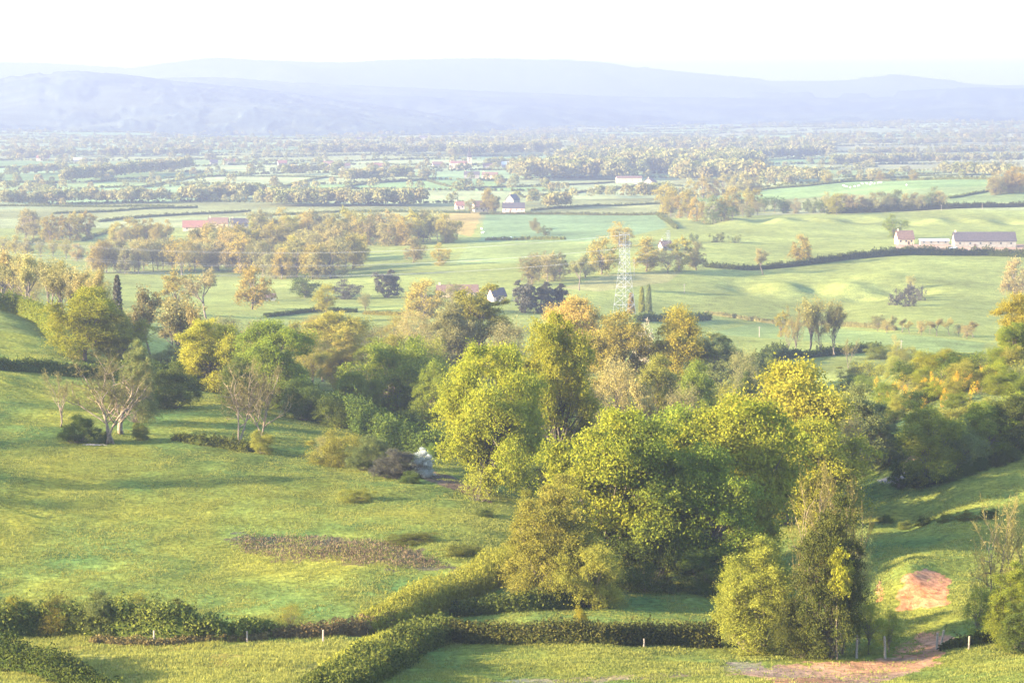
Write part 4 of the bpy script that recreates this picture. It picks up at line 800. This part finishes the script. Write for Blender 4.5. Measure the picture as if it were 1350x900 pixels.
# ------------------------------------------------------------------ buildings
def building(name, label, cat, u, v, L, Wd, hw, hr, wall, roof, rz=0., wins=3, door=True, chim=1, scale=1., extra=None, D=None):
    g = ground(u, v) if D is None else column(u, D); b = empty(name, g, rz); tag(b, label, cat)
    l, w = L / 2, Wd / 2; m = MB()
    vs = [(-l, -w, -1), (l, -w, -1), (l, w, -1), (-l, w, -1), (-l, -w, hw), (l, -w, hw), (l, w, hw), (-l, w, hw), (-l, 0, hw + hr), (l, 0, hw + hr)]
    m.add(vs, [(0, 1, 5, 4), (2, 3, 7, 6), (1, 2, 6, 9, 5), (3, 0, 4, 8, 7)]); obj('wall', m.mesh('wall'), WALLS[wall], b)
    m = MB(); e = .45; dz = e * hr / w; t = .22
    for s in (-1, 1):
        a = [(-l - e, s * (w + e), hw - dz + .03), (l + e, s * (w + e), hw - dz + .03), (l + e, 0, hw + hr + .03), (-l - e, 0, hw + hr + .03)]
        bb = [(x, y, z + t) for x, y, z in a]; f = [(0, 1, 2, 3), (7, 6, 5, 4), (0, 4, 5, 1), (1, 5, 6, 2), (2, 6, 7, 3), (3, 7, 4, 0)]
        m.add(a + bb, f if s < 0 else [q[::-1] for q in f])
    rf = obj('roof', m.mesh('roof'), ROOFS[roof], b)
    for k in range(chim):
        m = MB(); cx = -l + 1.2 + k * (L - 2.4); m.box(cx - .45, cx + .45, -.35, .35, hw + hr - .6, hw + hr + 1.3); obj('chimney', m.mesh('chimney'), WALLS['stone'], rf)
    for k in range(wins):
        x = -l + L * (k + .5) / max(wins, 1); m = MB(); m.box(x - .55, x + .55, -w - .06, -w + .02, hw * .42, hw * .42 + min(1.3, hw * .4)); obj('window', m.mesh('window'), GLASS, b)
    if door:
        x = -l + L * (.33 if wins != 3 else .66); m = MB(); m.box(x - .7, x + .7, -w - .08, -w + .02, -.4, min(2.1, hw * .8)); obj('door', m.mesh('door'), DOORM, b)
    m = MB(); m.box(-l - .06, -l + .02, -.5, .5, hw * .5, hw * .5 + 1.2); obj('window', m.mesh('window'), GLASS, b)
    return b
building('farmhouse', 'farmhouse with steep brown roof and white gable, left end of the right hand farm', 'house', 1192, 322, 11, 8, 4, 5, 'stone', 'brown', .15, 3)
building('cowshed', 'low open fronted shed with grey roof between farmhouse and long barn', 'shed', 1231, 322, 19, 7, 2.6, .9, 'white', 'tin', 0, 4, False, 0)
building('long_barn', 'long white farm barn under a dark slate roof', 'barn', 1297, 325, 40, 10, 4.2, 5.2, 'white', 'slate', .02, 6, True, 1)
building('hut', 'small white hut below the long barn', 'hut', 1256, 331, 5, 3, 1.9, .6, 'white', 'tin', 0, 1, True, 0)
building('house', 'hamlet house with steep brown roof and cream gable', 'house', 633, 279, 13, 9, 5, 5, 'cream', 'brown', .3, 3)
building('house', 'long hamlet house with pinkish wall and slate roof', 'house', 677, 280, 20, 9, 4.2, 4.6, 'pink', 'slate', .05, 4)
building('barn', 'barn with purple slate roof behind the pinkish hamlet house', 'barn', 676, 271, 14, 9, 6, 5, 'white', 'slate', 1.1, 2, False)
building('house', 'small house with red roof at the left end of the hamlet', 'house', 606, 276, 8, 7, 4, 3.5, 'pink', 'red', .2, 2)
building('red_barn', 'red roofed barn on the left of the valley', 'barn', 258, 304, 20, 12, 3, 5, 'stone', 'red', .1, 3, True, 0)
building('house', 'slate roofed long house right of the red barn', 'house', 288, 300, 16, 9, 3.6, 4.5, 'stone', 'brown', 0, 3)
building('house', 'pale house at the right end of the red barn group', 'house', 316, 300, 14, 8, 3.6, 4, 'white', 'slate', .2, 3)
building('house', 'cream house with brown roof among trees at the far left', 'house', 38, 298, 12, 8, 4, 4, 'cream', 'brown', .1, 2)
building('white_barn', 'long cream barn lit by the sun before the far wood', 'barn', 829, 241, 32, 11, 6, 2.5, 'cream', 'brown', .06, 4, False, 0)
building('house', 'white gabled house right of the long cream barn', 'house', 857, 245, 16, 12, 5, 4.5, 'white', 'brown', 1.2, 2)
building('shed', 'low shed between the cream barn and the white gabled house', 'shed', 843, 246, 10, 6, 2.6, 1, 'white', 'tin', 0, 2, False, 0)
building('village_hall', 'large orange ochre village house beside the church', 'house', 603, 223, 22, 14, 9, 3, 'stone', 'red', .1, 4, True, 2)
for u, v, L, w_, r_, lb in ((577, 221, 16, 'white', 'brown', 'white village house left of the ochre village house'), (643, 223, 14, 'white', 'brown', 'white gabled village house right of the church'), (670, 221, 20, 'white', 'tin', 'pale flat village building right of the white gable'),
                            (622, 235, 20, 'white', 'slate', 'white house on the slope below the church'), (646, 236, 20, 'stone', 'brown', 'ochre house on the slope below the church'), (502, 223, 24, 'white', 'red', 'white farm with red roof left of the village'),
                            (455, 223, 14, 'cream', 'brown', 'cream gabled house far left of the village'), (433, 220, 16, 'stone', 'brown', 'brown roofed house beside the cream gabled house'), (372, 219, 14, 'white', 'red', 'white house with red roof in the far fields'),
                            (303, 217, 20, 'cream', 'red', 'cream house with red roof beyond the dark belt'), (282, 218, 12, 'white', 'slate', 'small white house beside the cream house beyond the belt'), (57, 212, 22, 'cream', 'red', 'cream farm at the far left of the plain'),
                            (103, 215, 14, 'white', 'tin', 'white shed at the far left of the plain'), (474, 186, 26, 'white', 'slate', 'white house at the foot of the wooded hill, left one'), (508, 185, 24, 'white', 'slate', 'white house at the foot of the wooded hill, middle one'), (560, 184, 26, 'white', 'slate', 'white house at the foot of the wooded hill, right one')):
    building('house', lb, 'house', u, v, L, 10, 5, 4, w_, r_, random.uniform(-.2, .3), 3)
building('house', 'pale house half hidden by bushes near the valley road right of the pylon', 'house', 877, 330, 7, 6, 3, 3, 'white', 'brown', .4, 2)
building('house', 'brown roofed house in the meadow behind the tall olive brown tree', 'house', 603, 391, 20, 8, 2.6, 3.2, 'stone', 'brown', .1, 3)
building('house', 'grey gabled house peeping over the tall olive brown tree', 'house', 655, 397, 7, 6, 2.8, 3.4, 'pink', 'slate', .5, 1)
building('house', 'low brown roofed house behind the round ochre tree', 'house', 352, 396, 8, 5, 1.8, 1.5, 'cream', 'brown', .2, 2)
# church with a slender spire
g = ground(619, 223); ch = empty('church', g, .1); tag(ch, 'village church with a slender pointed spire', 'church')
m = MB(); m.box(-3, 3, -3, 3, -1, 17); tw = obj('tower', m.mesh('tower'), WALLS['stone'], ch)
m = MB(); m.add([(-3.2, -3.2, 17), (3.2, -3.2, 17), (3.2, 3.2, 17), (-3.2, 3.2, 17), (0, 0, 36)], [(3, 2, 1, 0), (0, 1, 4), (1, 2, 4), (2, 3, 4), (3, 0, 4)]); obj('spire', m.mesh('spire'), ROOFS['slate'], ch)
m = MB(); m.add([(-22, -5, -1), (-3, -5, -1), (-3, 5, -1), (-22, 5, -1), (-22, -5, 8), (-3, -5, 8), (-3, 5, 8), (-22, 5, 8), (-22, 0, 12), (-3, 0, 12)], [(0, 1, 5, 4), (2, 3, 7, 6), (1, 2, 6, 9, 5), (3, 0, 4, 8, 7)]); obj('nave', m.mesh('nave'), WALLS['stone'], ch)
m = MB(); m.add([(-22.3, -5.5, 7.7), (-3.1, -5.5, 7.7), (-3.1, 0, 12.2), (-22.3, 0, 12.2), (-22.3, 5.5, 7.7), (-3.1, 5.5, 7.7)], [(0, 1, 2, 3), (3, 2, 5, 4)]); obj('nave_roof', m.mesh('nave_roof'), ROOFS['brown'], ch)
for z in (11, 14): 
    m = MB(); m.box(-.7, .7, -3.08, -2.95, z, z + 2); obj('belfry_opening', m.mesh('belfry_opening'), GLASS, tw)
# ------------------------------------------------------------------ pylons and cables
def pylon(u, v, vt, wb, label, rz=.5, n=9):
    g = ground(u, v); H = at(u, vt, g[1])[2] - g[2]; p = empty('pylon', g, rz); tag(p, label, 'pylon'); r = max(.04, .002 * H)
    wz = lambda z: (wb + (wb * .46 - wb) * min(z / (H * .62), 1)) / 2
    zs = [0.0]
    for k in range(n): zs.append(zs[-1] + (1 - k * .055))
    zs = [z / zs[-1] * H * .86 for z in zs]
    for sx in (-1, 1):
        for sy in (-1, 1):
            m = MB(); m.tube([(sx * wz(z), sy * wz(z), z - (.4 if z == 0 else 0)) for z in zs] + [(sx * wz(H) * .9, sy * wz(H) * .9, H)], r * 1.2, 4); obj('leg', m.mesh('leg'), STEEL, p)
    m = MB()
    for a, b in zip(zs[:-1], zs[1:]):
        A, B = wz(a), wz(b)
        for (x0, y0, x1, y1) in ((-1, -1, 1, -1), (1, -1, 1, 1), (1, 1, -1, 1), (-1, 1, -1, -1)):
            m.tube([(x0 * A, y0 * A, a), (x1 * B, y1 * B, b)], r * .7, 3); m.tube([(x1 * A, y1 * A, a), (x0 * B, y0 * B, b)], r * .7, 3); m.tube([(x0 * B, y0 * B, b), (x1 * B, y1 * B, b)], r * .7, 3)
    obj('bracing', m.mesh('bracing'), STEEL, p)
    ends = []
    for z, l in ((H * .74, 1.0), (H * .87, 1.25), (H * .985, .85)):
        m = MB(); X = wb * .55 * l; w = wz(z); h = H * .028
        for sy in (-1, 1):
            m.tube([(-X, 0, z), (-w, sy * w, z), (w, sy * w, z), (X, 0, z)], r * .8, 3); m.tube([(-X, 0, z), (-w, sy * w, z + h), (w, sy * w, z + h), (X, 0, z)], r * .7, 3)
        arm = obj('crossarm', m.mesh('crossarm'), STEEL, p)
        if z < H * .95:
            for s in (-1, 1):
                m = MB(); m.tube([(s * X, 0, z), (s * X, 0, z - H * .05)], [r * 1.4, r * 1.4], 5); obj('insulator', m.mesh('insulator'), GLASS, arm)
        for s in (-1, 1):
            X2 = s * X; ends.append((g[0] + X2 * math.cos(rz), g[1] + X2 * math.sin(rz), g[2] + z - (H * .05 if z < H * .95 else 0)))
    return ends
E1 = pylon(823, 414, 308, 7.4, 'tall lattice steel pylon in the middle of the valley', .9)
E2 = pylon(881, 330, 304, 3.4, 'small far lattice pylon above the trees right of the big one', .9, 6)
E0 = [(e[0] - 330, e[1] + 60, e[2] - 2) for e in E1]
def cable(a, b, sag, label):
    a, b = np.array(a), np.array(b); t = np.linspace(0, 1, 26)[:, None]; p = a * (1 - t) + b * t; p[:, 2] -= (4 * sag * t * (1 - t))[:, 0]
    m = MB(); m.tube(list(p - a), .02, 4); tag(obj('power_cable', m.mesh('power_cable'), WIRE, None, a), label, 'cable', 'power cables strung from the pylon')
for k in range(6):
    cable(E1[k], E0[k], 9, 'thin power cable sagging from the tall pylon out of frame to the left')
    cable(E1[k], E2[k], 7, 'thin power cable sagging from the tall pylon towards the small far pylon')
def pole(u, v, hpx, label):
    g = ground(u, v); h = hpx * g[1] / F; e = empty('utility_pole', g); tag(e, label, 'pole'); m = MB(); m.tube([(0, 0, -.5), (0, 0, h)], [.16, .11], 7); obj('mast', m.mesh('mast'), STICK, e)
    m = MB(); m.box(-.7, .7, -.06, .06, h - .5, h - .35); obj('crossbar', m.mesh('crossbar'), STICK, e)
for u, v, h, lb in ((1001, 444, 14, 'white pole on the meadow left of the tan clump'), (836, 364, 22, 'pale pole just right of the pylon'), (902, 386, 12, 'thin pole on the pasture right of the pylon'), (1241, 278, 8, 'pale pole before the shady belt, left one'), (1295, 276, 8, 'pale pole before the shady belt, right one'),
                    (676, 396, 14, 'grey pole left of the three dark conifers'), (740, 402, 14, 'grey pole right of the three dark conifers'), (1188, 464, 16, 'dark pole in the leafless hedge above the right hillside')): pole(u, v, h, lb)
# ------------------------------------------------------------------ cattle
def cow_mesh():
    me = bpy.data.meshes.new('cow'); V = [(0, 0, 1.0), (.55, 0, 1.02), (-.6, 0, 1.04), (.95, 0, 1.25), (1.25, 0, 1.3), (1.5, 0, 1.12), (-.95, 0, .95), (-1.0, 0, .45)]; E = [(0, 1), (0, 2), (1, 3), (3, 4), (4, 5), (2, 6), (6, 7)]; Rr = [.40, .38, .38, .24, .19, .11, .05, .04]
    for x, s in ((.55, 1), (.55, -1), (-.65, 1), (-.65, -1)):
        b = len(V); V += [(x, .2 * s, .72), (x + .03, .22 * s, .38), (x, .22 * s, .02)]; E += [(1 if x > 0 else 2, b), (b, b + 1), (b + 1, b + 2)]; Rr += [.15, .09, .07]
    for s in (1, -1): b = len(V); V.append((1.2, .24 * s, 1.42)); E.append((4, b)); Rr.append(.05)
    me.from_pydata(V, E, []); o = bpy.data.objects.new('cow', me); C.objects.link(o); md = o.modifiers.new('s', 'SKIN'); o.modifiers.new('d', 'SUBSURF').levels = 1
    for i, r in enumerate(Rr): me.skin_vertices[0].data[i].radius = (r, r); me.skin_vertices[0].data[i].use_root = i == 0
    dg = bpy.context.evaluated_depsgraph_get(); m2 = bpy.data.meshes.new_from_object(o.evaluated_get(dg)); bpy.data.objects.remove(o); m2.name = 'cow'; return m2
cm = cow_mesh()
for i, (u, v, lb) in enumerate([(u, v, 'white cow grazing on the distant hill pasture') for u, v in ((1113, 246), (1121, 248), (1127, 247), (1132, 246), (1137, 243), (1143, 243), (1149, 242), (1153, 243), (1158, 242), (1161, 242), (1116, 247), (1147, 244), (1195, 245))] +
                              [(u, v, 'white cow in the meadow beside the striped field') for u, v in ((650, 315), (662, 316), (674, 315), (635, 303), (636, 308))]):
    o = obj('cow', cm, COW, None, ground(u, v)); o.rotation_euler.z = random.uniform(0, 6.28); o.scale = (1.15,) * 3
    tag(o, lb, 'cow', 'white cattle on the hill pasture' if i < 13 else 'white cattle beside the striped field')
# ------------------------------------------------------------------ air
HAZE_TOP, HAZE_BOT = 350.0, -240.0
HAZE_DENS = 0.00019
m, nt, out = nodes('valley haze'); pv = nt.nodes.new('ShaderNodeVolumePrincipled'); pv.inputs['Color'].default_value = (.194, .218, .302, 1); pv.inputs['Density'].default_value = HAZE_DENS; pv.inputs['Anisotropy'].default_value = 0.15
nt.links.new(pv.outputs[0], out.inputs['Volume'])
mb = MB(); mb.box(-9000, 9000, -400, 19500, HAZE_BOT, HAZE_TOP); o = obj('haze', mb.mesh('haze'), m); tag(o, 'pale blue morning haze over the valley', kind='stuff')
# ------------------------------------------------------------------ light, sky, camera
SUN_EL, SUN_AZ = R(15), R(180 + 17)     # azimuth of the sun counted from +x towards +y
sd = np.array((math.cos(SUN_AZ) * math.cos(SUN_EL), math.sin(SUN_AZ) * math.cos(SUN_EL), math.sin(SUN_EL)))
from mathutils import Vector
sl = bpy.data.lights.new('sun', 'SUN'); sl.energy = 5.0; sl.angle = R(.6); sl.color = (1.0, .85, .61)
so = bpy.data.objects.new('sun', sl); C.objects.link(so); so.rotation_euler = Vector(sd).to_track_quat('Z', 'Y').to_euler()
w = bpy.data.worlds.new('World'); bpy.context.scene.world = w; w.use_nodes = True; nt = w.node_tree; nt.nodes.clear()
sk = nt.nodes.new('ShaderNodeTexSky'); sk.sky_type = 'NISHITA'; sk.sun_disc = False; sk.sun_elevation = SUN_EL; sk.sun_rotation = math.atan2(sd[0], sd[1]); sk.altitude = 200; sk.dust_density = 1.0; sk.air_density = 1.0; sk.ozone_density = 2.0
bg = nt.nodes.new('ShaderNodeBackground'); bg.inputs[1].default_value = .145; ow = nt.nodes.new('ShaderNodeOutputWorld'); nt.links.new(sk.outputs[0], bg.inputs[0]); nt.links.new(bg.outputs[0], ow.inputs[0])
cd = bpy.data.cameras.new('camera'); cd.sensor_width = 36; cd.lens = 36 * F / 1350; cd.clip_start = .5; cd.clip_end = 80000
co = bpy.data.objects.new('camera', cd); C.objects.link(co); co.rotation_euler = (math.pi / 2 - TH, 0, 0); S = bpy.context.scene; S.camera = co
S.view_settings.view_transform = 'Standard'; S.view_settings.look = 'None'; S.view_settings.gamma = 1; S.view_settings.use_curve_mapping = False; S.view_settings.exposure = 3.45
cy = S.cycles; cy.max_bounces = 6; cy.diffuse_bounces = 3; cy.glossy_bounces = 1; cy.transmission_bounces = 3; cy.transparent_max_bounces = 4; cy.volume_bounces = 0
cy.use_denoising = True; cy.sample_clamp_indirect = 4
